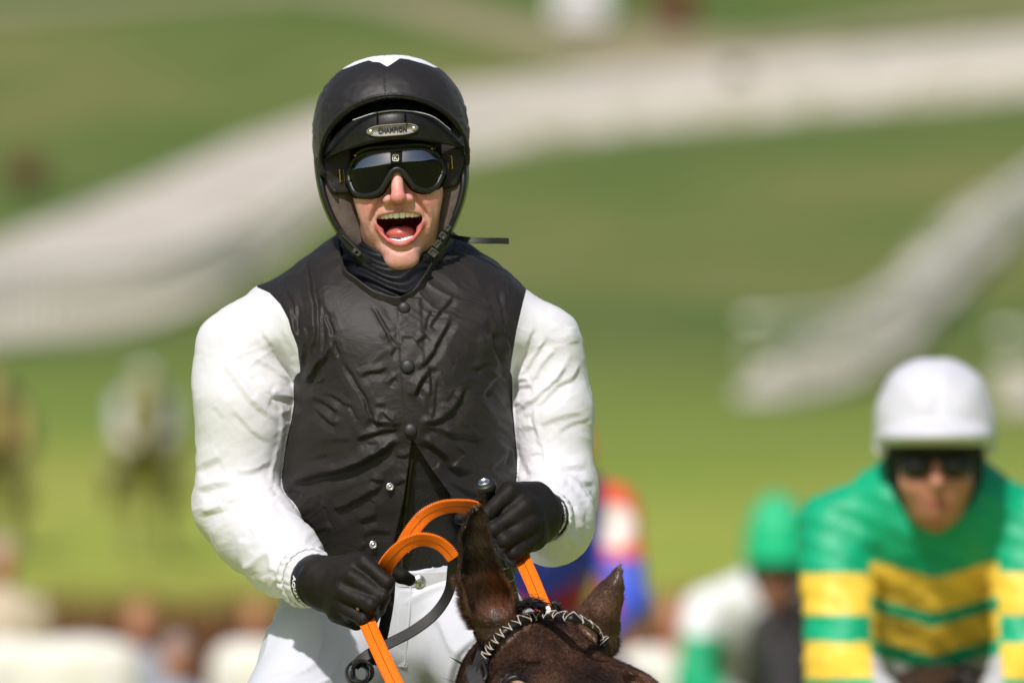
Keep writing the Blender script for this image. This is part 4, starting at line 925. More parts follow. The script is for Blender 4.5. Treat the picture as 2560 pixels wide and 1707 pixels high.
strap('waistband', wb, (0, 0, 1), .022, .003, simple('waistband_grey', (.52, .53, .55), .6), br)
fly = [P(a, b_, surf_y(a, b_, breeches) - .002) for a, b_ in ((1026, 1460), (1024, 1520), (1018, 1590), (1012, 1660))]
strap('fly_seam', fly, (1, 0, 0), .003, .002, M_BRE2, br)
pts = [P(a, b_, surf_y(a, b_, breeches) - .001) for a, b_ in ((1015, 1478), (1013, 1530), (1008, 1600), (1000, 1665))]
strap('fly_placket', pts, (1, 0, 0), .022, .0018, M_BRE2, br)
v, f = lathe([(.0085, -.002), (.0095, 0), (.0085, .0014), (.0065, .001), (.006, .0018), (.003, .0012), (.0003, .002)], P(1049, 1452, surf_y(1049, 1452, breeches) - .0065), (.1, -1, .05), 24); add('snap_fastener', v, f, M_SNAP, br)
for L_ in (shL, shR):
    def bt(p, L_=L_): e = L_[1]; return smin(chain(p, [L_[0] + (e - L_[0]) * .35, e, e + [0, .02, -.06]], [.078, .058, .05]), chain(p, [e + [0, .03, -.075], e + [0, -.16, -.095]], [.043, .037]), .03)
    c0 = np.minimum(L_[0], L_[1] + [0, -.2, -.15]) - .12; c1 = np.maximum(L_[0], L_[1]) + .12
    v, f = mesh_sdf(bt, c0, c1, .01); add('boot', v, f, M_BOOT, person)

# ---- gloves
M_GLOVE, nt, b = new_mat('black_glove'); oc = objco(nt); vr = nt.nodes.new('ShaderNodeTexVoronoi'); vr.inputs['Scale'].default_value = 620; lnk(nt, oc, vr.inputs['Vector'])
n1 = noise(nt, 25, 3, vec=oc); lnk(nt, mixc(nt, .5, ramp(nt, n1.outputs[0], [(.35, (.005, .005, .005)), (.65, (.012, .010, .0085))]), ramp(nt, vr.outputs[0], [(.1, (.004, .004, .004)), (.6, (.022, .017, .014))])), b.inputs['Base Color'])
b.inputs['Roughness'].default_value = .58; b.inputs['Specular IOR Level'].default_value = .2; bump(nt, b, vr.outputs[0], .35, .0006)
def fist(fingers, thumb, palm, wrist, wr):
    allp = np.array([x for a, r in fingers + palm for x in a] + list(thumb[0]) + list(wrist)); blo, bhi = allp.min(0) - .03, allp.max(0) + .03
    def fn(p):
        d = None
        for a, r in palm:
            e = chain(p, a, r, .008); d = e if d is None else smin(d, e, .014)
        for pts, r in fingers: d = smin(d, chain(p, pts, r, .004), .0055)
        d = smin(d, chain(p, thumb[0], thumb[1], .004), .006)
        return smin(d, chain(p, wrist, wr, .01), .014)
    return culled(fn, blo, bhi, .02)
def fr(*k): return [x * .001 for x in k]
L_f = [([P(911, 1406, -.318), P(968, 1456, -.338), P(955, 1490, -.306), P(925, 1482, -.285)], fr(12.5, 11.5, 10.5, 9.5)),
       ([P(878, 1442, -.325), P(956, 1492, -.340), P(946, 1522, -.306), P(915, 1510, -.285)], fr(12.5, 11.5, 10.5, 9.5)),
       ([P(855, 1476, -.320), P(926, 1512, -.344), P(930, 1540, -.312), P(900, 1530, -.288)], fr(12.0, 11.5, 10.5, 9.5)),
       ([P(845, 1510, -.305), P(908, 1548, -.332), P(925, 1556, -.305), P(892, 1548, -.285)], fr(11.5, 10.5, 9.5, 8.5))]
L_t = ([P(880, 1405, -.27), P(965, 1420, -.272), P(1005, 1440, -.272), P(1024, 1449, -.27)], fr(15, 13, 11, 9.5))
L_p = [([P(805, 1432, -.25), P(905, 1412, -.302), P(935, 1438, -.318)], fr(24, 19, 14)), ([P(805, 1450, -.255), P(878, 1447, -.308), P(912, 1470, -.324)], fr(26, 21, 14)), ([P(808, 1472, -.255), P(860, 1482, -.303), P(888, 1498, -.32)], fr(26, 20, 14)), ([P(815, 1490, -.25), P(852, 1518, -.29), P(875, 1532, -.305)], fr(23, 19, 13)), ([P(850, 1530, -.285), P(890, 1560, -.28)], fr(16, 10))]
L_w = ([P(742, 1432, -.185), P(800, 1455, -.25)], fr(37, 35))
R_f = [([P(1276, 1228, -.305), P(1218, 1284, -.330), P(1226, 1315, -.300), P(1256, 1304, -.28)], fr(12.5, 11.5, 10.5, 9.5)),
       ([P(1312, 1268, -.312), P(1236, 1324, -.334), P(1242, 1352, -.302), P(1272, 1340, -.28)], fr(12.5, 11.8, 10.5, 9.5)),
       ([P(1330, 1306, -.308), P(1262, 1352, -.336), P(1262, 1378, -.305), P(1292, 1368, -.28)], fr(12.5, 12.2, 10.5, 9.5)),
       ([P(1338, 1340, -.296), P(1285, 1382, -.326), P(1282, 1400, -.30), P(1310, 1392, -.28)], fr(13, 12.5, 11, 9.5))]
R_t = ([P(1275, 1240, -.26), P(1205, 1272, -.27), P(1168, 1290, -.275), P(1150, 1296, -.275)], fr(15, 12.5, 10.5, 9))
R_p = [([P(1340, 1240, -.24), P(1278, 1236, -.292), P(1252, 1258, -.308)], fr(23, 19, 14)), ([P(1348, 1270, -.245), P(1312, 1272, -.298), P(1280, 1296, -.316)], fr(26, 21, 15)), ([P(1350, 1300, -.245), P(1328, 1308, -.293), P(1300, 1328, -.316)], fr(26, 21, 15)), ([P(1345, 1325, -.24), P(1332, 1344, -.283), P(1312, 1362, -.305)], fr(24, 19, 14))]
R_w = ([P(1375, 1290, -.17), P(1348, 1286, -.24)], fr(35, 33))
gloves = []
for fi, th, pa, wr, lo2, hi2 in ((L_f, L_t, L_p, L_w, P(690, 1600, -.4), P(1060, 1370, -.14)), (R_f, R_t, R_p, R_w, P(1130, 1440, -.4), P(1430, 1190, -.12))):
    fn = fist(fi, th, pa, wr[0], wr[1]); v, f = mesh_sdf(fn, lo2, hi2, .0022)
    nn = normals(v, f); v = v + nn * (vnoise(v / .009, 31) * .0005 + (np.abs(vnoise(v / .016, 32)) - .3) * .0009)[:, None]
    gloves.append((add('glove', v, f, M_GLOVE, person), fn))
# wrist straps with lettering, elastic cuffs
def ring(name, c, ax, r, w, t, mat, parent, a0=0, a1=2 * math.pi, n=48, flat=1.0, pucker=0):
    ax = unit(ax); e1 = unit(np.cross(ax, (0, 0, 1))); e2 = np.cross(ax, e1)
    an = np.linspace(a0, a1, n, endpoint=a1 - a0 < 6.2)
    rr = r * (1 + pucker * np.sin(an * 22) * (.6 + .4 * np.sin(an * 7)))
    pth = np.asarray(c) + e1 * (rr * np.cos(an))[:, None] + e2 * (rr * np.sin(an) * flat)[:, None]
    v, f = sweep(pth, ax, flat_prof(w, t), closed=a1 - a0 > 6.2); return add(name, v, f, mat, parent)
M_STRAPB = simple('strap_black', (.010, .010, .016), .55, .4); M_WHITE = simple('white_print', (.85, .85, .85), .5, bstr=0, var=.02)
axL = unit(P(800, 1455, -.25) - P(742, 1432, -.185)); axR = unit(P(1348, 1286, -.24) - P(1375, 1290, -.17))
ring('cuff', P(776, 1446, -.215), axL, .0400, .024, .005, M_SLEEVE, sl_l, n=160, pucker=.022)
ring('cuff', P(764, 1441, -.203), axL, .0440, .016, .006, M_SLEEVE, sl_l, n=160, pucker=.035)
ring('cuff', P(1366, 1292, -.182), axR, .0385, .024, .005, M_SLEEVE, sl_r, n=160, pucker=.022)
ring('wrist_strap', P(792, 1452, -.236), axL, .0378, .024, .003, M_STRAPB, gloves[0][0])
ring('wrist_strap', P(1354, 1288, -.222), axR, .0355, .022, .003, M_STRAPB, gloves[1][0])
def wrap_text(s, c, ax, r, size, start, parent, flip=1):
    ax = unit(ax); e1 = unit(np.cross(ax, (0, 0, 1))); e2 = np.cross(ax, e1)
    def bend(v):
        th = start + flip * v[:, 0] / r; rr = r + v[:, 2]
        return np.asarray(c) + e1 * (rr * np.cos(th))[:, None] + e2 * (rr * np.sin(th))[:, None] + ax * (v[:, 1])[:, None]
    return text('lettering', s, size, np.eye(4), M_WHITE, parent, .0004, .0004, bend)
wrap_text('AQUATEC', P(792, 1452, -.236), axL, .0394, .0125, .55, gloves[0][0])
wrap_text('AQUATEC', P(1354, 1288, -.222), axR, .0371, .0105, math.pi - .1, gloves[1][0])

# ---- head: one skin surface with an open, laughing mouth
def mir(fn): return lambda q: np.minimum(fn(q, 1), fn(q, -1))
lipU = [(-38.5, 14.5, -70.5), (-29, 4, -67.2), (-14, -3, -66.2), (-4.5, -5.5, -65.6), (0, -5, -66.2), (4.5, -5.5, -65.6), (14, -3, -66.2), (29, 4, -67.2), (38.5, 14.5, -70.5)]
lipL = [(-38.5, 14.5, -70.5), (-36, 11.5, -83), (-28.5, 6.5, -98.5), (-18, 1.5, -109.5), (-7, -1.8, -115), (0, -2.3, -116), (7, -1.8, -115), (18, 1.5, -109.5), (28.5, 6.5, -98.5), (36, 11.5, -83), (38.5, 14.5, -70.5)]
def mm_chain(q, pts, rs, k=0.0): return chain(q, [A(*x) for x in pts], rs, k)
def head_mm(q):
    x = q[:, 0]; ax_ = q.copy(); ax_[:, 0] = np.abs(x)
    d = ell(q, (0, 95, 18), (74, 95, 100))
    d = smin(d, ell(q, (0, 76, -72), (62.5, 73, 87)), 20)
    d = smin(d, ell(ax_, (41, 27, -36), (27, 25, 22)), 18)              # cheekbones
    d = smin(d, ell(ax_, (36, 25, -62), (24, 20, 26)), 24)              # cheeks lifted by the laugh
    d = smin(d, ell(ax_, (39, 56, -92), (12, 34, 22)), 20)             # jaw corners
    d = smin(d, ell(q, (0, 14, -62), (33, 19, 17)), 13)                 # upper lip mound
    d = smin(d, ell(q, (0, 25, -122), (29, 24, 15)), 16)
    d = smin(d, ell(q, (0, 17, -141), (25, 20, 17)), 16)                # chin
    d = smin(d, chain(q, [A(0, -3, -4), A(0, -13, -26), A(0, -21, -42)], [9.5, 9.5, 9.5]), 11)
    d = smin(d, ell(q, (0, -22.5, -46), (10.8, 9.5, 9)), 6)
    d = smin(d, ell(ax_, (15.5, -8, -47.5), (8.5, 10.5, 7.5)), 7)
    d = smax(d, -ell(ax_, (8, -14, -55.5), (4.3, 6.5, 3.4)), 2.5)
    fold = chain(ax_, [A(20, -1, -42), A(30, -.5, -53), A(38, 3, -65), A(43, 8, -78), A(44, 11, -90)], [1.5, 1.9, 1.8, 1.2, -.2])
    d = smax(d, -fold, 5.5)
    fold2 = 0 * q[:, 0] + 99 if True else chain(ax_, [A(46, 17, -82), A(46, 20, -97), A(42, 20, -112)], [.1, .3, .1]); d = smax(d, -fold2, 9)
    d = smax(d, -chain(q, [A(-13, 2, -122), A(0, -2, -123.5), A(13, 2, -122)], [1, 2.2, 1]), 9)
    d = smax(d, -cap(q, A(0, -11, -57), A(0, -9.5, -62), 1.2, 1.8), 4)
    d = smin(d, chain(q, [A(*k) for k in lipU], [1.4, 1.8, 2.1, 2.2, 2.0, 2.2, 2.1, 1.8, 1.4]), 4.5)
    d = smin(d, chain(q, [A(*k) for k in lipL], [1.4, 2.2, 3.0, 4.0, 4.7, 4.9, 4.7, 4.0, 3.0, 2.2, 1.4]), 6)
    m = smax(ell(q, (0, 24, -78.5), (36, 62, 17)), q[:, 2] + F(68.6) + q[:, 0] ** 2 * F(.0028), 3); m = smin(m, ell(q, (0, 24, -95), (24.5, 62, 16.5)), 7)
    return smax(d, -m, 3.0)
nk0, nk1 = P(992, 610, .05), P(990, 760, .07)
def body_f(p):
    d = head_mm(hl(p)) * F(.001)
    d = smin(d, cap(p, nk0, nk1, .048, .06), .015)
    d = smin(d, torso(p, .03), .03); d = smin(d, np.minimum(arms_l(p, .03), arms_r(p, .025)), .02); d = smin(d, breeches(p, .012), .02)
    for fi, th, pa, wr in ((L_f, L_t, L_p, L_w), (R_f, R_t, R_p, R_w)): d = smin(d, fist([(a, [x - .003 for x in r]) for a, r in fi], (th[0], [x - .003 for x in th[1]]), [(a, [x - .004 for x in r]) for a, r in pa], wr[0], [x - .006 for x in wr[1]])(p) + 0, .01)
    for L_ in (shL, shR): e = L_[1]; d = smin(d, chain(p, [L_[0], e, e + [0, .03, -.07], e + [0, -.14, -.085]], [.06, .04, .035, .028]), .02)
    return d
zc = HO[2]
axs = [axis([(legL[2][0] - .16, HO[0] - .075, .011), (HO[0] - .075, HO[0] + .075, .0016), (HO[0] + .075, legR[2][0] + .2, .011)]),
       axis([(-.37, HO[1] - .04, .011), (HO[1] - .04, HO[1] + .085, .0016), (HO[1] + .085, .32, .011)]),
       axis([(shL[1][2] - .14, zc - .168, .011), (zc - .168, zc + .01, .0016), (zc + .01, zc + .14, .011)])]
bv, bf = mesh_sdf(body_f, axes=axs, project=1)
q = hl(bv.astype(F)).astype(float)
col = np.tile(np.array([0.70, 0.36, 0.305]), (len(bv), 1))
def blend(mask, c): global col; col = col * (1 - mask[:, None]) + np.array(c) * mask[:, None]
sm_ = lambda x: np.clip(x, 0, 1) ** 2 * (3 - 2 * np.clip(x, 0, 1))
aq = np.abs(q[:, 0])
blend(.6 * sm_(1 - np.sqrt(((aq - 42) / 26) ** 2 + ((q[:, 2] + 52) / 26) ** 2)), (.66, .225, .19))
blend(.75 * sm_(1.2 - np.sqrt((q[:, 0] / 20) ** 2 + ((q[:, 2] + 44) / 20) ** 2)), (.66, .21, .185))
blend(.45 * sm_(1 - np.sqrt((q[:, 0] / 28) ** 2 + ((q[:, 2] + 140) / 20) ** 2)), (.58, .23, .16))
blend(.42 * sm_(1 - np.sqrt((q[:, 0] / 40) ** 2 + ((q[:, 2] + 66) / 16) ** 2)), (.40, .20, .14))          # shaved lip
blend(.25 * sm_((-118 - q[:, 2]) / 12) * (q[:, 1] < 70), (.46, .25, .18))
f32 = q.astype(F)
dU = chain(f32, [A(*k) for k in lipU], [0] * 9); dL = chain(f32, [A(*k) for k in lipL], [0] * 11)
blend(sm_((3.4 - dU) / 1.6) * .8, (.40, .115, .085)); blend(sm_((6.0 - dL) / 1.8) * .92, (.50, .10, .09))
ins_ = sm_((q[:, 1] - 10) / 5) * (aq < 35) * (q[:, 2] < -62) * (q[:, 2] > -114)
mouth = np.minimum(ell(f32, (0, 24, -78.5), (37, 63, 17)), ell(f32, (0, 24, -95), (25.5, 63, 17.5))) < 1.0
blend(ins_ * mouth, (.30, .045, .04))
mott = vnoise(q / 5.0, 41) * .05 + vnoise(q / 1.8, 42) * .03; col = col * (1 + mott[:, None] * np.array([.6, 1.0, 1.0]))
mole = np.zeros(len(q))
for mx, mz in ((-46, -60), (-33, -63), (44, -58)): mole = np.maximum(mole, sm_(1.4 - np.hypot(q[:, 0] - mx, q[:, 2] - mz) / 1.1))
blend(mole * .6 * (q[:, 1] < 40), (.2, .08, .05))
# laugh lines and skin relief
bn_ = normals(bv, bf); hd = (q[:, 1] < 60) & (q[:, 2] < 5) & (q[:, 2] > -158); rel = np.zeros(len(q))
def crease(pts, amp, w, ridge=0.0, rw=5.0, sym=True):
    global rel
    g = np.c_[aq if sym else q[:, 0], q[:, 2]][hd]; pl = spline(np.c_[np.array(pts, float), np.zeros(len(pts))], 24)[:, :2]
    best = np.full(len(g), 1e9); tt = np.zeros(len(g)); side = np.zeros(len(g))
    for i in range(len(pl) - 1):
        ab = pl[i + 1] - pl[i]; t = np.clip(((g - pl[i]) @ ab) / (ab @ ab + 1e-9), 0, 1); dv = g - pl[i] - t[:, None] * ab; d = np.hypot(dv[:, 0], dv[:, 1]); m_ = d < best
        best[m_] = d[m_]; tt[m_] = (i + t[m_]) / (len(pl) - 1); side[m_] = (dv[:, 0] > 0)[m_]
    tp = np.clip(np.minimum(tt * 4, (1 - tt) * 3), 0, 1); rel[hd] += tp * (amp * np.exp(-(best / w) ** 1.6) + ridge * side * np.exp(-((best - rw) / (rw * .7)) ** 2))
crease([(16, -38), (24, -44), (32, -53), (38, -65), (41.5, -78), (41, -92)], -2.1, 2.6, 2.3, 7)
crease([(53, -60), (52, -78), (48, -96), (43, -110)], -.6, 2.6, .5, 5)
crease([(-15, -124), (0, -126), (15, -124)], -.9, 3.0, 0, 5, False)
crease([(36, -74), (38.5, -80), (38, -90)], -.7, 1.4, .5, 3)
rel[hd] += 2.6 * np.exp(-(((aq[hd] - 41) / 13) ** 2 + ((q[hd][:, 2] + 51) / 12) ** 2))
rel[hd] += vnoise(q[hd] / 2.2, 91) * .05 + vnoise(q[hd] / 7, 92) * .12
bv = bv + bn_ * (rel * .001)[:, None] * (bn_[:, 1] < .3)[:, None]
body = add('body', bv, bf, M_SKIN, person, col=np.clip(col, 0, 1))
M_TOOTH = simple('enamel', (.96, .94, .98), .18, .5, var=.05, nscale=300, bstr=0, subs=.15); M_TONGUE = simple('tongue', (.55, .13, .11), .28, .6, var=.15, nscale=300, bstr=.3, bdist=.0008, bscale=700, subs=.1)
tw = [8.9, 7.2, 7.8, 7.0, 6.8]; tl = [10.4, 9.6, 9.8, 9.2, 8.6]
for s_ in (-1, 1):
    arc = 0.0
    for k in range(5):
        a = arc + tw[k] / 2; arc += tw[k] + .15; th = a / 33.0; cx_ = 33 * math.sin(th) * 1.02; cy_ = 1.2 + 33 * (1 - math.cos(th)) * 1.1
        R_ = Matrix.Rotation(s_ * th, 3, 'Z'); R_ = np.array(R_)
        cz = -66.5 - tl[k] / 2 - .15 * k
        fn = lambda p, c=(s_ * cx_, cy_, cz), w=tw[k], l=tl[k], R_=R_: smax(box(hl(p), c, (w / 2 - .05, 3.0, l / 2), 1.7, R_), ell(hl(p), (c[0], c[1] + 1, c[2] + 3), (w * .8, 5, l * .82)), 1.0) * F(.001)
        c0 = hw_((s_ * cx_, cy_, cz)); v, f = mesh_sdf(fn, c0 - .009, c0 + .009, .0007, project=1); add('tooth', v, f, M_TOOTH, body)
for s_ in (-1, 1):
    arc = 0.0
    for k in range(4):
        w = [5.2, 5.6, 6.4, 6.2][k]; a = arc + w / 2; arc += w + .1; th = a / 24.0; cx_ = 24 * math.sin(th); cy_ = 9 + 24 * (1 - math.cos(th))
        R_ = np.array(Matrix.Rotation(s_ * th, 3, 'Z')); cz = -112.0 + .9 * k + (1.6 if s_ > 0 else 0)
        fn = lambda p, c=(s_ * cx_, cy_, cz), w=w, R_=R_: box(hl(p), c, (w / 2 - .05, 2.6, 3.8), 1.4, R_) * F(.001)
        c0 = hw_((s_ * cx_, cy_, cz)); v, f = mesh_sdf(fn, c0 - .0075, c0 + .0075, .0007); add('tooth', v, f, M_TOOTH, body)
def tongue(p):
    q = hl(p); d = ell(q, (0, 33, -99), (23.5, 26, 12)); d = smax(d, -cap(q, A(0, 6, -86.5), A(0, 55, -83), .8, 1.6), 6); return d * F(.001)
c0 = hw_((0, 36, -100)); v, f = mesh_sdf(tongue, c0 - .034, c0 + .034, .0012); add('tongue', v, f, M_TONGUE, body)
def gum(p): q = hl(p); return chain(q, [A(-19, 17, -110), A(-9, 12.5, -112.5), A(0, 11.5, -113), A(9, 12.5, -112.5), A(19, 17, -110)], [3, 3.6, 3.8, 3.6, 3]) * F(.001)
c0 = hw_((0, 14, -109)); v, f = mesh_sdf(gum, c0 - .024, c0 + .024, .001); add('gum', v, f, M_TONGUE, body)

# ---- helmet with silk cap
M_CAP = simple('cap_nylon', (.0145, .0122, .0130), .5, .34, var=.08, nscale=20, bstr=.3, bdist=.0014, bscale=60, sheen=.06)
M_CAPW = simple('cap_white', (.82, .83, .86), .5, .5, var=.03, bstr=.15, bdist=.001, bscale=90)
M_RUB = simple('brow_rubber', (.010, .0095, .008), .42, .35, var=.5, nscale=70, bstr=.35, bdist=.0005, bscale=260)
M_LIN = simple('lining_black', (.004, .004, .004), .9, .08); M_SUEDE = simple('suede', (.125, .096, .082), .95, .12, var=.28, nscale=90, bstr=.6, bdist=.0012, bscale=500, sheen=.25)
M_PIPE = simple('piping', (.010, .011, .010), .35, .5)
def rim_pt(t):                                         # t in -1..1 along the peak edge, head-local mm
    a = t * math.radians(100); x = -3 + 112.5 * math.sin(a) * (1.0); z = 18 + 91 * math.cos(a); y = 14 - 78 * max(0.0, math.cos(a)) ** 1.0 + 16 * (abs(t) ** 3)
    return (x, y, z)
RIM = np.array([rim_pt(t) for t in np.linspace(-1, 1, 25)])
def cap_mm(q):
    c = q - A(-6, 92, 54); c[:, 2] = np.where(c[:, 2] < 0, c[:, 2] * F(.72), c[:, 2]); r = A(119.5, 130, 121)
    k = ((np.abs(c / r) ** 2.22).sum(1)) ** (1 / 2.22); d = (k - 1) * F(117)
    d = smin(d, chain(q, [A(*x) for x in RIM], [3.2] * len(RIM)), 15)
    op = np.sqrt(((q[:, 0] + 3) / 107.5) ** 2 + ((q[:, 2] - 18) / 86.5) ** 2); op = np.maximum((op - 1) * 88, q[:, 1] - 30)
    d = smax(d, -op, 4)
    lowcut = (-34 - .12 * np.clip(q[:, 1] - 60, 0, 200)) - q[:, 2]; d = smax(d, lowcut, 6)
    seam = np.minimum(np.abs(q[:, 0] + 8), np.abs(q[:, 1] - 92) ) ; d = d + .9 * np.exp(-(seam / 1.3) ** 2) * (q[:, 2] > 20)
    return d
def cap_w(p): return cap_mm(hl(p)) * F(.001)
c0 = hw_((-6, 90, 65)); v, f = mesh_sdf(cap_w, c0 - [.145, .18, .13], c0 + [.145, .16, .135], .0024, project=2)
n_ = normals(v, f); q = hl(v.astype(F)).astype(float)
wr_ = (np.abs(vnoise(np.c_[q[:, 0] / 26, q[:, 1] / 30, q[:, 2] / 11], 51)) - .3) * .0022 * np.clip((np.abs(q[:, 0]) - 40) / 60, .15, 1) + vnoise(q / 9, 52) * .0004
v = v + n_ * (wr_ * (q[:, 2] > -20))[:, None]
# white crown panel with pointed corners
cu_, cv_ = PX(v); vb = np.interp(cu_, [850, 872, 905, 922, 932, 948, 968, 984, 1000, 1022, 1068, 1085], [176, 168.5, 156, 151, 155, 156, 167, 157, 146, 149, 162, 169])
star = np.where(q[:, 1] < 100, cv_ - vb, (152 - q[:, 2]) / .609) * PXS
(wv, wf), (cv, cf) = clip(v, f, star)
helmet = add('helmet', cv, cf, M_CAP, person); add('crown_patch', wv, wf, M_CAPW, helmet)
# inner shell
def shell(p):
    q = hl(p); d = ell(q, (-4, 92, 40), (111, 117, 112)); d = smax(d, -ell(q, (0, 60, -5), (100, 130, 108)), 3); return smax(d, -28 - q[:, 2], 4) * F(.001)
v, f = mesh_sdf(shell, c0 - [.145, .18, .13], c0 + [.145, .16, .135], .004); add('inner_shell', v, f, M_LIN, helmet)
# brow pad: a crescent of black rubber
top_l = [(808, 392), (832, 345), (882, 301), (939, 283), (1004, 277), (1077, 290), (1127, 326), (1158, 362)]
bot_l = [(812, 398), (855, 381), (920, 361), (985, 350), (1046, 351), (1107, 360), (1140, 367), (1162, 371)]
ts = spline(np.array([[*a, 0] for a in top_l]), 60); bs_ = spline(np.array([[*a, 0] for a in bot_l]), 60)
vv = []; rows = 15
for i in range(60):
    for j in range(rows):
        t = j / (rows - 1); u0, v0 = (ts[i] * (1 - t) + bs_[i] * t)[:2]; xm = (u0 - 985) * .609
        bul = math.sin(math.pi * t) ** .6 * 7; edge_ = 4 * math.exp(-((t - .9) / .08) ** 2)
        y = -44 + 78 * (xm / 112) ** 2 - bul - 3 * t - edge_
        if j == 0 or j == rows - 1: y += 7
        vv.append(hw_(hp(u0, v0, y)))
ff = [(i * rows + j, (i + 1) * rows + j, (i + 1) * rows + j + 1, i * rows + j + 1) for i in range(59) for j in range(rows - 1)]
pad = add('brow_pad', vv, [x[::-1] for x in ff], M_RUB, helmet)
def padpt(u, v, out=0.0): xm = (u - 985) * .609; return hw_(hp(u, v, -44 + 78 * (xm / 112) ** 2 - 10.5 - out))
tube('pad_highlight', [hw_(hp(a, b_ + 1, -44 + 78 * ((a - 985) * .609 / 112) ** 2)) for a, b_ in [(882, 300), (939, 282), (1004, 276), (1077, 289), (1127, 325)]], .0011, simple('edge_highlight', (.5, .5, .5), .25, .6), helmet, seg=6)  # thin grey tube paints the highlight along the pad's upper edge
for u0 in (943, 1013): tube('pad_seam', [padpt(u0, v_, .5 if v_ > 290 else -3) for v_ in (282, 292, 302, 312)], .0012, M_LIN, helmet, n=12, seg=6)
# maker's plate
pl = []
for a in np.linspace(0, 2 * math.pi, 40, endpoint=False):
    ca_, sa_ = math.cos(a), math.sin(a); pl.append((65 * math.copysign(abs(ca_) ** .55, ca_), (15 - 3.5 * abs(ca_) ** 3) * math.copysign(abs(sa_) ** .75, sa_)))
rot = math.radians(-4.5)
def plate_pt(x, y, out): return padpt(981 + x * math.cos(rot) - y * math.sin(rot), 325.5 + x * math.sin(rot) + y * math.cos(rot), out)
vv = [plate_pt(x, y, 1.2) for x, y in pl] + [plate_pt(x * .97, y * .93, 3.0) for x, y in pl] + [plate_pt(x * .95, y * .88, 3.3) for x, y in pl] + [plate_pt(x * .94, y * .84, 2.7) for x, y in pl] + [plate_pt(0, 0, 2.7)]
ff = [(k * 40 + i, k * 40 + (i + 1) % 40, (k + 1) * 40 + (i + 1) % 40, (k + 1) * 40 + i) for k in range(3) for i in range(40)] + [(120 + i, 120 + (i + 1) % 40, 160) for i in range(40)]
M_PLATE = simple('pewter', (.25, .225, .205), .55, .4, metal=.15, var=.12, nscale=200, bstr=.2, bdist=.0003, bscale=900)
add('maker_plate', vv, ff, M_PLATE, helmet)
for x in (-54, 54):
    v, f = lathe([(.0038, -.001), (.004, .0), (.0034, .0014), (.0018, .0022), (.0002, .0024)], plate_pt(x, 0, 2.8), (0, -1, .1), 20); add('rivet', v, f, simple('rivet_steel', (.75, .74, .72), .25, .5, metal=1, bstr=0), helmet)
def bendp(v):
    o = np.array([plate_pt(x / .000609 * 1.0, -y / .000609, 3.2 - 0) for x, y in v[:, :2]]); o[:, 1] -= v[:, 2]; return o
text('plate_lettering', 'CHAMPION', .0122, np.eye(4), simple('ink', (.012, .011, .011), .5, bstr=0), helmet, .0003, .00035, lambda v: bendp(v * np.array([.66, 1, 1])), 1.06)
text('plate_lettering', '\u00ae', .005, np.eye(4), bpy.data.materials['ink'], helmet, .0003, .0, lambda v: np.array([[*(plate_pt(37 + x / .000609, -11 - y / .000609, 3.2) - np.array([0, z, 0]))] for x, y, z in v]))

# ---- ear flaps: suede pads edged with black piping, chin harness
def grid(rows_pts):
    n, k = len(rows_pts), len(rows_pts[0]); v = np.array(rows_pts).reshape(-1, 3)
    return v, [(i * k + j, i * k + j + 1, (i + 1) * k + j + 1, (i + 1) * k + j) for i in range(n - 1) for j in range(k - 1)]
def flap(s_, outer, inner):
    n = 40; o_ = spline(np.array(outer, float), n); i_ = spline(np.array(inner, float), n); rows = []; shell_ = []
    for k in range(n):
        t0 = k / (n - 1); r = []
        for j in range(17):
            t = j / 16; a = o_[k] * (1 - t) + i_[k] * t; bul = 9 * math.sin(math.pi * min(1, t * 1.05)) ** .7 * math.sin(math.pi * min(1, .12 + t0 * .88)) ** .5
            p_ = hp(a[0], a[1], a[2] + 5 - bul); r.append(hw_(p_))
        r.append(hw_(hp(*(i_[k] + [0, 0, 34])))); rows.append(r)
        p_ = hp(*o_[k]); sh_ = []
        for j in range(8):
            t = j / 7; sh_.append(hw_(p_ + np.array([s_ * 7 * math.sin(math.pi * t * .8), 86 * t, 10 * t * (1 - t0)])))
        shell_.append(sh_)
    v, f = grid(rows); v = v + np.c_[vnoise(v / .007, 61), vnoise(v / .007, 62), vnoise(v / .007, 63)] * .0005
    add('ear_pad', v, f if s_ > 0 else [x[::-1] for x in f], M_SUEDE, helmet)
    v, f = grid(shell_); o = add('ear_flap', v, f, M_PIPE, helmet); sm = o.modifiers.new('thickness', 'SOLIDIFY'); sm.thickness = .003; sm.offset = 0
    tube('flap_piping', [hw_(hp(*a)) for a in outer], .0050, M_PIPE, helmet, n=60)
flap(-1, [(797, 395, 50), (799, 425, 44), (804, 462, 38), (815, 505, 36), (833, 548, 36), (856, 586, 38), (882, 616, 44)],
         [(890, 392, 50), (892, 420, 48), (892, 462, 48), (892, 505, 48), (896, 548, 48), (901, 586, 48), (906, 615, 50)])
flap(1, [(1158, 395, 50), (1159, 425, 44), (1158, 462, 38), (1151, 500, 36), (1138, 538, 36), (1121, 574, 38), (1102, 604, 44)],
        [(1086, 380, 50), (1092, 420, 48), (1094, 462, 48), (1093, 500, 48), (1090, 538, 48), (1084, 574, 48), (1078, 600, 50)])
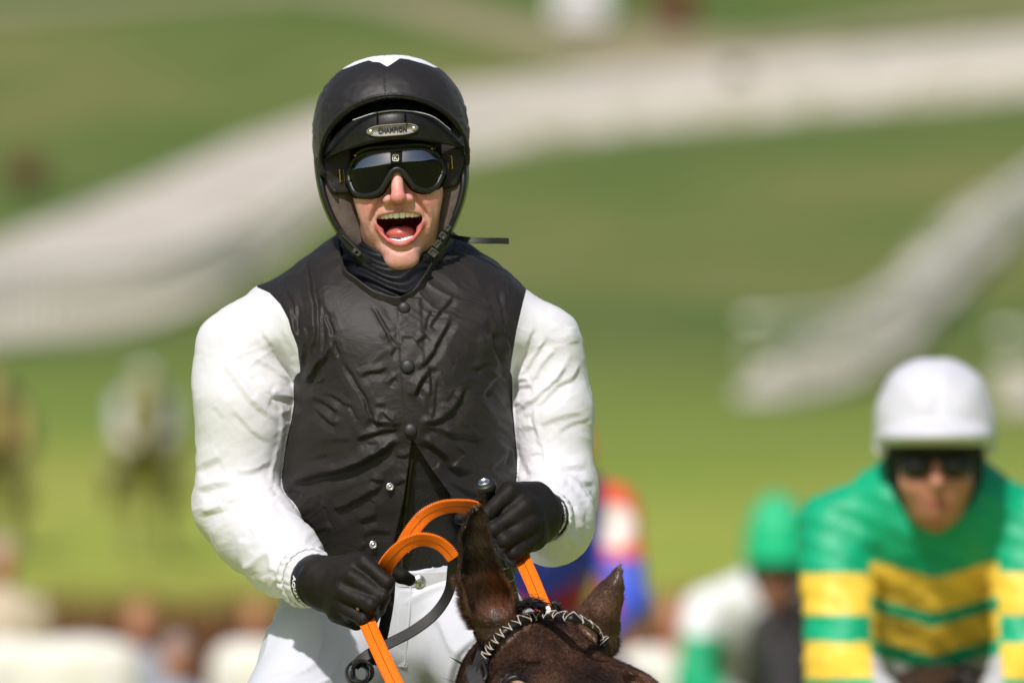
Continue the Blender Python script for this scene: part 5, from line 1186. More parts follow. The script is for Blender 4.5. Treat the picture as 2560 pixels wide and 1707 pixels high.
# black band added across the brow for the leather and shade behind the goggles
hb_ = []
for t in np.linspace(-1, 1, 41):
    a = t * 1.5; hb_.append([hw_((84 * math.sin(a), 86 - 93 * math.cos(a) - o_, z_)) for z_, o_ in ((62, -3), (58, 1), (40, 4), (22, 5), (8, 4), (-6, 2), (-10, -4))])
v, f = grid(hb_); add('brow_shade_band', v, [x[::-1] for x in f], M_LIN, helmet)
M_WEB = simple('webbing', (.013, .013, .012), .5, .4, bstr=.5, bdist=.0004, bscale=900); M_BUCK = simple('buckle_plastic', (.045, .045, .042), .35, .5, var=.2)
strap('chin_strap', [hw_(hp(*a)) for a in [(846, 580, 24), (868, 606, 21), (898, 640, 18), (925, 664, 22), (955, 684, 32)]], (1, -.6, 1), .013, .002, M_WEB, helmet)
strap('chin_strap', [hw_(hp(*a)) for a in [(1136, 540, 26), (1124, 570, 22), (1106, 606, 18), (1082, 640, 17), (1050, 672, 28)]], (1, .8, -1), .011, .002, M_WEB, helmet)
tube('strap_edge', [hw_(hp(*a)) for a in [(856, 588, 17), (876, 608, 16), (902, 634, 16)]], .0011, M_BUCK, helmet, seg=6)
for a in ((1119, 571, 17, .011, .009), (1107, 590, 16, .010, .011), (1094, 611, 15, .013, .009), (1083, 632, 14, .012, .014)):
    c0 = hw_(hp(*a[:3])); R_ = np.array(Matrix.Rotation(math.radians(-52), 3, 'Y')); v, f = mesh_sdf(lambda p: smax(box(p, c0, (a[3] / 2, .003, a[4] / 2), .0016, R_), -box(p, c0 + [0, -.003, 0], (a[3] / 2 - .003, .0016, a[4] / 2 - .003), .0005, R_), .0006), c0 - .013, c0 + .013, .0008); add('buckle', v, f, M_BUCK, helmet)
c0 = hw_(hp(892, 632, 12)); v, f = mesh_sdf(lambda p: smax(box(p, c0, (.0075, .003, .0045), .003, np.array(Matrix.Rotation(math.radians(35), 3, 'Y'))), -cap(p, c0 - [0, .02, 0], c0 + [0, .02, 0], .0022, .0022), .0006), c0 - .011, c0 + .011, .0007); add('buckle', v, f, M_BUCK, helmet)
strap('loose_strap_end', [P(1112, 588, .02), P(1145, 594, .0), P(1175, 600, -.01), P(1215, 602, -.012), P(1245, 602, -.008), P(1272, 603, -.004)], np.array([[0, .9, .3], [0, .8, .5], [0, .4, .9], [0, .1, 1], [0, 0, 1], [0, 0, 1.]]), .0092, .0018, M_WEB, helmet)

# ---- goggles
def gx(u): return (u - 993) * .609
def gy(u, ex=0.0): return -21 + 62 * (abs(gx(u)) / 92) ** 2.2 + ex
cr1 = lambda a, b_: (740 + a / 2.6125, 100 + b_ / 2.6125)
top_o = [cr1(*a) for a in ((358, 835), (385, 790), (460, 748), (560, 735), (650, 730), (740, 722), (830, 722), (905, 745), (935, 775))]
mid_o = [cr1(*a) for a in ((356, 850), (410, 838), (490, 828), (570, 815), (650, 803), (735, 795), (820, 790), (900, 778), (942, 790))]
bot_o = [cr1(*a) for a in ((350, 930), (390, 1002), (465, 1018), (545, 990), (592, 918), (625, 862), (660, 842), (700, 860), (733, 905), (775, 960), (850, 985), (915, 955), (955, 880))]
N = 72
def rs(o): return spline(np.array([[*a, 0] for a in o]), N)[:, :2]
# resample by horizontal position so that columns are roughly vertical
def by_u(o):
    c = spline(np.array([[*a, 0] for a in o]), 400)[:, :2]; s_ = np.linspace(0, 1, 400); return np.stack([np.interp(np.linspace(0, 1, N), s_, c[:, k]) for k in (0, 1)], 1)
T_, M_, B_o = by_u(top_o), by_u(mid_o), by_u(bot_o)
vv = []; R1, R2 = 7, 10
for i in range(N):
    for j in range(R1):
        t = j / R1; a = T_[i] * (1 - t) + M_[i] * t; vv.append(hw_(hp(a[0], a[1], gy(a[0], -8 + 4.8 * (1 - t) ** 1.15))))
    for j in range(R2):
        t = j / (R2 - 1); a = M_[i] * (1 - t) + B_o[i] * t; vv.append(hw_(hp(a[0], a[1], gy(a[0], -8 + 9 * t - 1.0 * math.sin(math.pi * t)))))
K = R1 + R2; ff = [(i * K + j, i * K + j + 1, (i + 1) * K + j + 1, (i + 1) * K + j) for i in range(N - 1) for j in range(K - 1)]
goggles = add('goggles', vv, ff, None, person)
M_LENS, nt, b = new_mat('lens'); b.inputs['Base Color'].default_value = (.004, .004, .005, 1); b.inputs['Roughness'].default_value = .1; b.inputs['Specular IOR Level'].default_value = .22; b.inputs['Coat Weight'].default_value = 0.0
wv_ = nt.nodes.new('ShaderNodeTexNoise'); wv_.inputs['Scale'].default_value = 55; wv_.inputs['Detail'].default_value = 1.5; lnk(nt, objco(nt, (1, 1, .5)), wv_.inputs['Vector']); bump(nt, b, wv_.outputs[0], .35, .004)
goggles.data.materials.append(M_LENS)
M_LENS2 = M_LENS.copy(); M_LENS2.name = 'lens_boosted_reflection'; b2 = M_LENS2.node_tree.nodes['Principled BSDF']; b2.inputs['Coat Weight'].default_value = 1.0; b2.inputs['Coat IOR'].default_value = 4.0; b2.inputs['Coat Roughness'].default_value = .1  # same lens copied with a stronger coat to brighten the upper facet's reflection
goggles.data.materials.append(M_LENS2)
for k_, pl_ in enumerate(goggles.data.polygons):
    if k_ % (K - 1) < R1 and abs(T_[k_ // (K - 1)][0] - 990) > 15: pl_.material_index = 1
fpts = [hw_(hp(a[0], a[1], gy(a[0], 1))) for a in bot_o]; 
M_FRAME = simple('goggle_leather', (.010, .011, .010), .4, .45, var=.2, bstr=.4, bdist=.0005, bscale=500)
tube('frame', fpts, .0046, M_FRAME, goggles, n=120)
tube('frame', [hw_(hp(a[0], a[1] - 3, gy(a[0], 0))) for a in top_o], .0034, M_FRAME, goggles, n=90)
tube('frame', [hw_(hp(*cr1(358, 835), gy(cr1(358, 835)[0], 6))), hw_(hp(*cr1(345, 885), gy(cr1(345, 885)[0], 3))), hw_(hp(*cr1(350, 930), gy(cr1(350, 930)[0], 1)))], .0055, M_FRAME, goggles, n=20)
tube('frame', [hw_(hp(*cr1(935, 775), gy(cr1(935, 775)[0], 6))), hw_(hp(*cr1(957, 830), gy(cr1(957, 830)[0], 3))), hw_(hp(*cr1(955, 880), gy(cr1(955, 880)[0], 1)))], .0055, M_FRAME, goggles, n=20)
strap('frame_top_band', [hw_(hp(a[0], a[1] - 9, gy(a[0], 3))) for a in top_o[1:-1]], (0, -.5, 1), .011, .0025, M_FRAME, goggles)
tube('frame_stitching', [hw_(hp(a[0], a[1] - 9, gy(a[0], 1.2))) for a in top_o[2:-2]], .0006, simple('thread', (.05, .05, .05), .5), goggles, seg=5)
# face gasket behind the lens
gk = [hw_(hp(a[0], a[1], gy(a[0], 12))) for a in bot_o]; tube('face_gasket', gk, .0075, M_LIN, goggles, n=90)
M_BRASS = simple('brass', (.62, .42, .10), .3, .5, metal=1, var=.1, bstr=0)
for s_, pts, bk in ((-1, [(888, 437, 28), (872, 438, 33), (850, 440, 40), (828, 430, 48), (806, 414, 58), (790, 398, 72)], (855, 439, 33)),
                    (1, [(1094, 410, 28), (1112, 407, 34), (1130, 405, 42), (1150, 399, 52), (1166, 394, 66), (1172, 391, 82)], (1125, 406, 34))):
    strap('elastic_strap', [hw_(hp(*a)) for a in pts], (.1 * s_, 0, 1), .0165, .002, simple('elastic', (.05, .05, .043), .6, .3, bstr=.4, bdist=.0004, bscale=900), goggles)
    c0 = hw_(hp(bk[0], bk[1], bk[2] - 4)); R_ = np.array(Matrix.Rotation(math.radians(-4), 3, 'Y') @ Matrix.Rotation(math.radians(-s_ * 25), 3, 'Z'))
    v, f = mesh_sdf(lambda p: smax(box(p, c0, (.0046, .0012, .0108), .0016, R_), -box(p, c0, (.0027, .01, .0088), .001, R_), .0005), c0 - .015, c0 + .015, .0007); add('buckle', v, f, M_BRASS, goggles)
for a in ((889, 389), (1079, 373)):
    v, f = lathe([(.0018, -.001), (.0019, .0004), (.001, .001), (.0002, .0009)], hw_(hp(*a, gy(a[0], -1))), (0, -1, 0), 12); add('rivet', v, f, M_BRASS, goggles)
def gog_pt(x, y, o): return hw_(hp(989 + x, 395 + y, gy(989, -7.6 - o)))
sq = [(-7.5, -7.5), (7.5, -7.5), (7.5, 7.5), (-7.5, 7.5)]
pth = spline(np.array([gog_pt(math.copysign(abs(math.cos(a)) ** .35, math.cos(a)) * 7.2, math.copysign(abs(math.sin(a)) ** .35, math.sin(a)) * 7.8, 1.5) for a in np.linspace(0, 2 * math.pi, 24, endpoint=False)]), 60, True)
v, f = sweep(pth, (0, 1, 0), ring_prof(.0007, 6), True); add('badge_border', v, f, M_WHITE, goggles)
def bk_(v): return np.array([gog_pt(x / .000609, -y / .000609, 1.5) - np.array([0, z, 0]) for x, y, z in v])
text('badge_lettering', 'K', .0092, np.eye(4), M_WHITE, goggles, .0003, .0002, bk_)

# ================================================================== WHIP
wh0, wh1, wh2 = P(1211, 1209, -.305), P(1262, 1410, -.235), P(1345, 1760, -.14)
wax = unit(wh0 - wh1)
whip = thing('riding_whip', 'black riding whip with a silver capped handle gripped in a black glove', 'whip', wh2)
M_WHIP = simple('whip_grip', (.014, .014, .014), .4, .5)
v, f = lathe([(.0005, -.335), (.0062, -.33), (.0085, -.2), (.0105, -.06), (.0125, -.02), (.0135, -.012), (.0165, -.010), (.0172, -.006), (.0165, 0), (.0152, .0015), (.0005, .0016)], wh0, wax, 32); add('handle', v, f, M_WHIP, whip)
v, f = lathe([(.0088, 0), (.0092, .0016), (.0086, .0034), (.0078, .0036), (.0076, .0026), (.0005, .0026)], wh0 + wax * .001, wax, 28); add('cap_disc', v, f, simple('silver', (.8, .82, .86), .22, .5, metal=1, bstr=.4, bdist=.0005, bscale=600), whip)
for k, d_ in enumerate((.145, .168, .19, .212)):
    v, f = lathe([(.0098, -.0007), (.0104, 0), (.0098, .0007)], wh0 - wax * d_, wax, 20); add('silver_band', v, f, simple('band_silver', (.5, .52, .55), .3, metal=1, bstr=0), whip)
tube('shaft', [wh0 - wax * .32, wh0 - wax * .45, wh0 - wax * .58], .0045, M_WHIP, whip, n=20)

# ================================================================== THE HORSE
OH = P(1368, 1552, -.60)
a_ = unit((.26, -.80, -.54)); l_ = unit(np.array([.955, .29, .02]) - a_ * (np.array([.955, .29, .02]) @ a_)); n_h = np.cross(a_, l_)
HMh = np.stack([l_, a_, n_h], 1)
def hh(x, y, z): return OH + HMh @ np.array([x, y, z])
def hhl(p): return (p - OH.astype(F)) @ HMh.astype(F)
earL = [P(1243, 1568, -.60), P(1221, 1505, -.605), P(1199, 1434, -.615), P(1189, 1349, -.62), P(1195, 1299, -.62), P(1206, 1268, -.62)]; earLr = [.034, .037, .0315, .0225, .0142, .003]
earR = [P(1500, 1600, -.56), P(1505, 1566, -.565), P(1508, 1530, -.57), P(1527, 1491, -.575), P(1541, 1463, -.58), P(1549, 1434, -.58), P(1556, 1408, -.58)]; earRr = [.028, .029, .030, .0235, .0155, .0085, .003]
def ear(p, pts, rs_, dr):
    d1 = chain(p, pts, rs_, .01); dr = unit(dr)
    p2 = [q_ + dr * r_ * .55 for q_, r_ in zip(pts, rs_)]; d2 = chain(p, p2[1:], [max(r_ * .93, .002) for r_ in rs_[1:]], .01)
    return smax(d1, -d2, .004)
wx = P(1085, 0, 0)[0]
def main_horse(p):
    q = hhl(p); ql = q.copy(); ql[:, 0] = np.abs(q[:, 0])
    d = ell(q, (0, .085, -.078), (.090, .15, .078))
    d = smin(d, ell(ql, (.084, .14, -.042), (.034, .055, .036)), .04); d = smin(d, ell(q, (.115, .165, -.055), (.036, .06, .04)), .04)
    d = smin(d, ell(ql, (.03, .14, -.03), (.045, .09, .028)), .04)
    d = smin(d, chain(q, [A(0, .2, -.08), A(0, .38, -.075), A(0, .53, -.075)], [.076, .058, .05], .03), .05)
    d = smin(d, ell(q, (0, .575, -.085), (.055, .06, .06)), .03)
    d = smin(d, ell(ql, (.035, .13, -.17), (.032, .12, .085)), .05)
    d = smin(d, chain(q, [A(0, .2, -.18), A(0, .52, -.13)], [.05, .036]), .05)
    d = smax(d, -ell(ql, (.026, .61, -.07), (.012, .02, .016)), .01)
    d = smax(d, -ell(ql, (.094, .158, -.016), (.023, .029, .021)), .010)           # eye sockets
    d = smax(d, -ell(ql, (.05, .075, .004), (.013, .028, .010)), .022)            # hollows above the eyes
    d = smin(d, chain(p, [hh(0, -.0, -.09), P(1300, 1720, -.48), np.array([wx + .02, -.22, 1.2]), np.array([wx - .03, .05, 1.14])], [.08, .08, .15, .24], .05), .05)
    d = smin(d, ear(p, earL, earLr, (.22, -.95, .1)), .012)
    d = smin(d, ear(p, earR, earRr, (.75, .62, .1)), .012)
    bx = wx - .05
    d = smin(d, ell(p, (bx, .85, 1.02), (.29, .7, .34)), .12); d = smin(d, ell(p, (bx, .25, 1.02), (.22, .33, .34)), .1); d = smin(d, ell(p, (bx, 1.5, 1.06), (.28, .36, .32)), .12)
    for s in (-1, 1):
        d = smin(d, chain(p, [(bx + s * .14, .2, .9), (bx + s * .14, .13, .5), (bx + s * .14, .15, .45), (bx + s * .14, .11, .15), (bx + s * .14, .06, .07), (bx + s * .14, .04, .03)], [.1, .052, .045, .033, .036, .055]), .05)
        d = smin(d, chain(p, [(bx + s * .15, 1.5, .95), (bx + s * .17, 1.3, .82), (bx + s * .15, 1.72, .5), (bx + s * .15, 1.66, .16), (bx + s * .15, 1.6, .08), (bx + s * .15, 1.58, .03)], [.2, .13, .055, .036, .038, .056]), .05)
    return d
xa, xb = P(1125, 0, -.6)[0], P(1650, 0, -.7)[0]; za, zb = P(0, 1740, -.7)[2], P(0, 1255, -.6)[2]
axs = [axis([(wx - .42, xa, .02), (xa, xb, .0032), (xb, .45, .02)]), axis([(-1.22, -.86, .012), (-.86, -.47, .0032), (-.47, 1.95, .022)]), axis([(-.02, za, .02), (za, zb, .0032)])]
hv, hf = mesh_sdf(main_horse, axes=axs, project=1)
hn = normals(hv, hf)
q = hhl(hv.astype(F)).astype(float); uu, vw = PX(hv)
horse = thing('horse', 'dark brown racehorse in front with pricked ears and a laced browband', 'horse', (wx - .05, .5, 0))
col = np.tile(np.array([.066, .034, .0225]), (len(hv), 1))
pt = vnoise(hv / .05, 71) * .5 + .5; pt2 = vnoise(hv / .022, 72) * .5 + .5
def blendh(m_, c): global col; m_ = np.clip(m_, 0, 1)[:, None]; col = col * (1 - m_) + np.array(c) * m_
blendh(.9 * sm_(pt * 1.3 - .2), (.135, .070, .044)); blendh(.6 * sm_(pt2 * 1.4 - .5), (.022, .013, .010))
dark = sm_(1.2 - np.sqrt(((q[:, 0] - .03) / .05) ** 2 + ((q[:, 1] - .17) / .06) ** 2)); blendh(.7 * dark * (q[:, 2] > -.08), (.013, .009, .0085))
el_ = np.minimum(chain(hv.astype(F), earL, [0] * 6), 9) < .05
inl = el_ & (hn[:, 1] < .1)
blendh(.85 * inl * sm_((vw - 1400) / 60) * sm_((1560 - vw) / 25) * sm_((uu - 1200 - (1560 - vw) * .05) / 30) * np.clip(.6 + vnoise(hv / .012, 77), 0, 1), (.115, .036, .012)); blendh((el_ & (vw < 1445)) * .75, (.010, .007, .006))  # upper ear coloured near-black for the shade inside its cup
eye_d = np.sqrt(((q[:, 0] + .083) / .028) ** 2 + ((q[:, 1] - .143) / .032) ** 2 + ((q[:, 2] + .02) / .03) ** 2); blendh(sm_(1.5 - eye_d), (.008, .006, .0055))
blendh(sm_((-.12 - q[:, 2]) / .06) * (q[:, 1] > -.05) * (hv[:, 1] < -.45) * .6, (.085, .038, .02))
m, nt, b = new_mat('horse_coat'); at = nt.nodes.new('ShaderNodeVertexColor'); at.layer_name = 'Col'
st = noise(nt, 260, 3, .6, .6, vec=objco(nt, (1.0, .22, .5))); lnk(nt, mixc(nt, 1.0, at.outputs[0], ramp(nt, st.outputs[0], [(.3, (.6, .6, .6)), (.7, (1.5, 1.45, 1.4))]), 'MULTIPLY'), b.inputs['Base Color'])
b.inputs['Roughness'].default_value = .33; b.inputs['Specular IOR Level'].default_value = .6; b.inputs['Sheen Weight'].default_value = .1; bump(nt, b, st.outputs[0], .5, .0012); M_COAT = m
hb = add('body', hv, hf, M_COAT, horse, col=np.clip(col, 0, 1))
# ---- short coat hair lying on the head and ears
tf_ = tri(hf); cen = hv[tf_].mean(1); nn = hn[tf_].mean(1); ar = np.linalg.norm(np.cross(hv[tf_[:, 1]] - hv[tf_[:, 0]], hv[tf_[:, 2]] - hv[tf_[:, 0]]), axis=1)
cu, cvv = PX(cen)
ok = (cu > 1120) & (cu < 1660) & (cvv > 1250) & (cvv < 1760) & (nn[:, 1] < .35) & (cen[:, 1] < -.42)
pr = ar * ok; pr /= pr.sum(); NH = 120000
ti = rng.choice(len(tf_), NH, p=pr); w3 = rng.dirichlet((1, 1, 1), NH); roots = (hv[tf_[ti]] * w3[:, :, None]).sum(1); nr = unit((hn[tf_[ti]] * w3[:, :, None]).sum(1))
rq = hhl(roots.astype(F)).astype(float)
ru, rv_ = PX(roots)
inearL = chain(roots.astype(F), earL, [0] * 6) < .052; inearL &= rv_ < 1575
inearR = chain(roots.astype(F), earR, [0] * 7) < .042; inearR &= rv_ < 1590
flow = a_[None] * 1.0 + l_[None] * (rq[:, :1] * 6) + n_h[None] * (-.2)
swirl = np.stack([vnoise(roots / .035, 81), vnoise(roots / .035, 82), vnoise(roots / .035, 83)], 1) * .55; flow = unit(flow) + swirl
up = np.array([0, 0, 1.0]); eaL = unit(np.array(earL[4]) - np.array(earL[1])); eaR = unit(np.array(earR[5]) - np.array(earR[1]))
flow[inearL] = eaL * .9 + np.array([-.35, -.1, -.1]) + swirl[inearL] * .8; flow[inearR] = eaR * .9 + np.array([.15, -.1, 0]) + swirl[inearR] * .8
flow = flow - (flow * nr).sum(1)[:, None] * nr; flow = unit(flow + rng.normal(0, .16, flow.shape)); dirs = unit(flow + nr * rng.uniform(.15, .5, (NH, 1)))
ln = rng.uniform(.006, .0115, NH); ln[inearL] *= .9; ln[inearR] *= .7
fr_ = inearL & (np.abs(nr[:, 1]) < .5) & (ru < 1240) & (rv_ > 1440); ln[fr_] *= rng.uniform(1.0, 1.9, fr_.sum()); dirs[fr_] = unit(dirs[fr_] + nr[fr_] * .5 + np.array([-.3, 0, -.35]))
tuft = inearL & (nr[:, 1] < -.2) & (rv_ > 1420) & (ru > 1190); ln[tuft] *= rng.uniform(1.2, 2.2, tuft.sum())
sd = unit(np.cross(dirs, nr + rng.normal(0, .2, nr.shape))) * .00032
tip = roots + dirs * ln[:, None] - nr * (ln * .06)[:, None]
hvv = np.stack([roots - sd - nr * .0004, roots + sd - nr * .0004, tip], 1).reshape(-1, 3)
cb = col[tf_[ti, 0]] * rng.uniform(.6, 2.0, (NH, 1)) * np.array([1.05, 1.0, .97])
m, nt, b = new_mat('coat_hair'); at = nt.nodes.new('ShaderNodeVertexColor'); at.layer_name = 'Col'; lnk(nt, at.outputs[0], b.inputs['Base Color']); b.inputs['Roughness'].default_value = .38; b.inputs['Specular IOR Level'].default_value = .5; M_HAIRC = m
add('coat_hair', hvv, np.arange(3 * NH).reshape(NH, 3), M_HAIRC, horse, smooth=False, col=np.repeat(np.clip(cb, 0, 1), 3, 0), kind='stuff')
# ---- eyes
M_SCL = simple('sclera', (.62, .42, .34), .2, .5, var=.2, nscale=150, bstr=0)
for s in (-1, 1):
    ec = np.array([-.083, .153, -.030]) if s < 0 else np.array([.105, .185, -.062]); c0 = hh(*ec)
    v, f = mesh_sdf(lambda p: np.sqrt(((p - c0.astype(F)) ** 2).sum(1)) - F(.0235), c0 - .03, c0 + .03, .002)
    q = hhl(v.astype(F)); dd = unit(q - ec); ir = dd @ unit(np.array([s * .80, .35, .05])) ; cl = np.where(ir[:, None] > .30, np.array([.012, .007, .005]), np.array([.46, .30, .24])); m3 = (ir > .2) & (ir <= .30); cl[m3] = (.42, .16, .09)
    ey = add('eye', v, f, vcol('eyeball', .08, .7, var=.05, bstr=0), horse, col=cl)
    tube('eyelid', [hh(*(ec + np.array([s * a1, b1, c1]))) for a1, b1, c1 in ((.022, -.018, -.004), (.012, -.021, .014), (-.003, -.019, .021), (-.016, -.008, .020), (-.023, .010, .012))], .0050, simple('eyelid_skin', (.012, .009, .008), .4, .4), horse, n=30)
# ---- forelock plait
M_MANE = simple('mane_hair', (.010, .007, .006), .42, .5, var=.4, nscale=300, bstr=.8, bdist=.001, bscale=700)
fl = P(1390, 1516, -.615)
def bun(p): q_ = p - fl.astype(F); d = ell(p, fl, (.0085, .009, .0095)); return smin(d, chain(p, [fl + [-.004, -.006, .006], fl + [.004, -.008, .003], fl + [.008, -.007, -.004]], [.0035, .004, .003]), .001) + (.0007 * np.sin(q_[:, 0] * 900 + q_[:, 2] * 700)).astype(F)
v, f = mesh_sdf(bun, fl - .018, fl + .018, .0013); add('forelock', v, f, M_MANE, horse)
tie = [P(1364, 1516, -.63), P(1368, 1524, -.634), P(1366, 1533, -.634), P(1372, 1538, -.632)]
for k in range(3): tube('plait_tie', [x + np.array([.0022 * k, -.001 * k, .0005 * k]) for x in tie], .0012, simple('white_thread', (.8, .79, .76), .6, bstr=0), horse, n=16, seg=6)
ns = 900; s_ = rng.uniform(0, 1, ns); pth = np.array([P(1372, 1532, -.625), P(1352, 1512, -.628), P(1322, 1506, -.622), P(1296, 1520, -.612), P(1282, 1548, -.605)]); sp = spline(pth, 60)
st_, ff_ = [], []
vs_ = []
for k in range(ns):
    i0 = rng.integers(0, 46); L_ = rng.integers(8, 15); of = rng.normal(0, .0035, 3); sg = sp[i0:i0 + L_ + 1] + of + rng.normal(0, .0012, (1, 3)); t_ = np.linspace(-1, 1, len(sg))[:, None]; sg = sg + t_ * rng.normal(0, .0028, 3); w_ = np.array([0, .0003, .00028])
    idx = np.linspace(0, len(sg) - 1, 4).astype(int)
    for i in range(3): vs_ += [sg[idx[i]] - w_, sg[idx[i]] + w_, sg[idx[i + 1]] + w_, sg[idx[i + 1]] - w_]
add('forelock', np.array(vs_), np.arange(len(vs_)).reshape(-1, 4), M_MANE, horse, smooth=False)
v, f = fan(500, [[wx + .03 + .03 * i, -.2 - .06 * i, 1.44 + .025 * i] for i in range(5)], (-.4, .2, -.6), .35, .16, .0015); add('mane', v, f, M_MANE, horse, smooth=False)
v, f = fan(500, [[wx - .05, 1.84, 1.2], [wx - .05, 1.86, 1.15]], (0, .25, -1), .1, .75, .003); add('tail', v, f, M_MANE, horse, smooth=False)

# ================================================================== BRIDLE AND REINS
bridle = thing('bridle', 'black leather bridle with white laced browband and orange rubber reins', 'bridle', OH)
M_LEATH = simple('black_leather', (.008, .007, .007), .4, .32, var=.2, nscale=120, bstr=.35, bdist=.0004, bscale=700)
M_LEA2 = simple('grey_leather', (.022, .020, .019), .42, .5, var=.2, nscale=120, bstr=.35, bdist=.0004, bscale=700)
def hy(u, v, lo=-.95, hi=-.4):
    ys_ = np.linspace(lo, hi, 400); pts = np.array([P(u, v, y) for y in ys_], F); d = main_horse(pts); i = int(np.argmax(d < .001)); return ys_[i]
bb = [(1212, 1652), (1222, 1625), (1238, 1600), (1262, 1575), (1299, 1552), (1345, 1540), (1386, 1538), (1430, 1543), (1472, 1560), (1500, 1586), (1515, 1616)]
bpts = []
for u0, v0 in bb: bpts.append(P(u0, v0, max(hy(u0, v0 + 6), -.80) - .0055))
bpts = np.array(bpts)
ys_s = np.convolve(np.r_[bpts[0, 1], bpts[:, 1], bpts[-1, 1]], [.25, .5, .25], 'valid'); bpts = np.array([P(u0, v0, y) for (u0, v0), y in zip(bb, ys_s)])
sp = spline(bpts, 90); tn = tangents(sp); ow = unit(.55 * unit(sp - hh(0, .12, -.10)) + .95 * np.array([0, -1, .2])); ow = unit(ow - (ow * tn).sum(1)[:, None] * tn); wdir = np.cross(ow, tn)
v, f = sweep(sp, wdir, flat_prof(.0150, .0065, .0030)); add('browband', v, f, M_LEATH, bridle)
wperp = unit(wdir); bn = ow
if wperp[45][2] < 0: wperp = -wperp
zz = []
for k in range(16):
    s0 = 3 + k * (84 / 16)
    for ds, wv_, on in ((0, -.0078, .002), (.25, -.002, .0042), (1.4, .0068, .0042), (2.0, .0084, .001), (2.4, .0066, .0042), (4.5, -.0062, .0042), (5.0, -.0082, .001)):
        i = min(89, s0 + ds); i0 = int(i); fr2 = i - i0; i1 = min(89, i0 + 1); g_ = lambda ar_: ar_[i0] * (1 - fr2) + ar_[i1] * fr2
        zz.append(g_(sp) + g_(wperp) * wv_ + g_(bn) * on)
v, f = sweep(spline(np.array(zz), 700), (0.1, -1, .2), flat_prof(.0038, .0010)); add('browband_lacing', v, f, simple('lace', (.74, .64, .59), .45, .4, bstr=0), bridle)
strap('cheek_strap', [P(1216, 1600, -.585), P(1209, 1632, -.60), P(1200, 1662, -.625), P(1190, 1700, -.655), hh(-.098, .3, -.12), hh(-.07, .48, -.11)], (1, -.4, .1), .024, .0045, M_LEA2, bridle)
tube('cheek_keeper', [P(1206, 1655, -.632), P(1196, 1680, -.645), P(1204, 1705, -.655), P(1216, 1688, -.65)], .0045, M_LEATH, bridle, closed=True)
strap('cheek_strap', [P(1512, 1600, -.575), P(1516, 1640, -.56), hh(.1, .12, -.12), hh(.088, .3, -.13), hh(.07, .48, -.11)], (1, .3, .1), .02, .0045, M_LEA2, bridle)
strap('headpiece', [P(1216, 1600, -.585), P(1265, 1560, -.56), P(1365, 1546, -.555), P(1460, 1566, -.545), P(1512, 1600, -.575)], (0, 1, .3), .022, .0045, M_LEATH, bridle)
nb = [hh(.066 * math.cos(t) * 1.02, .36, -.085 + .085 * math.sin(t)) for t in np.linspace(0, 2 * math.pi, 16, endpoint=False)]
v, f = sweep(spline(np.array(nb), 60, True), a_, flat_prof(.022, .004), True); add('noseband', v, f, M_LEATH, bridle)
for s in (-1, 1):
    cbit = hh(s * .068, .5, -.115); pts = [cbit + HMh @ np.array([s * .006, .03 * math.cos(t), .03 * math.sin(t)]) for t in np.linspace(0, 2 * math.pi, 14, endpoint=False)]
    tube('bit_ring', pts, .0035, simple('bit_steel', (.6, .6, .6), .25, metal=1, bstr=0), bridle, closed=True, n=40)
M_ORG, nt, b = new_mat('orange_rubber'); oc = objco(nt, (1, 1, 1), (0, math.radians(30), 0)); vr = nt.nodes.new('ShaderNodeTexVoronoi'); vr.inputs['Scale'].default_value = 430; vr.inputs['Randomness'].default_value = .15; lnk(nt, oc, vr.inputs['Vector'])
lnk(nt, mixc(nt, ramp(nt, noise(nt, 60, 5, .65, vec=objco(nt)).outputs[0], [(.55, (0, 0, 0)), (.8, (.45, .45, .45))]), ramp(nt, vr.outputs[0], [(.2, (.98, .225, .006)), (.7, (.82, .15, .004))]), (.42, .10, .012)), b.inputs['Base Color']); b.inputs['Roughness'].default_value = .5; b.inputs['Specular IOR Level'].default_value = .35; bump(nt, b, vr.outputs[0], -.6, .0012)
M_THREAD = simple('dark_thread', (.16, .035, .004), .6, bstr=0)
def rein(pts, wd, w, n=110, seam=True, ridges=True):
    sp = spline(pts, n); wdd = spline(wd, n); tn = tangents(sp); wp = unit(wdd - (wdd * tn).sum(1)[:, None] * tn); bn = np.cross(tn, wp)
    v, f = sweep(sp, wdd, flat_prof(w, .0042, .0016)); o = add('rein_grip', v, f, M_ORG, bridle, smooth=False)
    if seam:
        sg = np.where((bn @ np.array([0, -1, 0.0])) >= 0, 1, -1)[:, None]; parts = []
        ss = sp + bn * sg * .0022; L = np.r_[0, np.cumsum(np.linalg.norm(np.diff(ss, axis=0), axis=1))]; d_ = 0
        while d_ < L[-1] - .003:
            q_ = np.array([[np.interp(d_ + e_, L, ss[:, i]) for i in range(3)] for e_ in (0, .0012, .0026)]); parts.append(sweep(q_, (1, .2, 1), ring_prof(.00055, 5))); d_ += .0036
        v, f = join(parts); add('rein_stitching', v, f, M_THREAD, o, kind='stuff')
    if ridges:
        parts = []; L = np.r_[0, np.cumsum(np.linalg.norm(np.diff(sp, axis=0), axis=1))]
        for sd_ in (-1, 1):
            ed = sp + wp * sd_ * (w / 2); d_ = 0
            while d_ < L[-1]:
                c_ = np.array([np.interp(d_, L, ed[:, i]) for i in range(3)]); b2 = np.array([np.interp(d_, L, bn[:, i]) for i in range(3)]); parts.append(sweep(np.array([c_ - b2 * .0021, c_ + b2 * .0021]), (.3, .5, .8), ring_prof(.0009, 5))); d_ += .0030
        v, f = join(parts); add('rein_ribbing', v, f, M_ORG, o, kind='stuff')
    return o
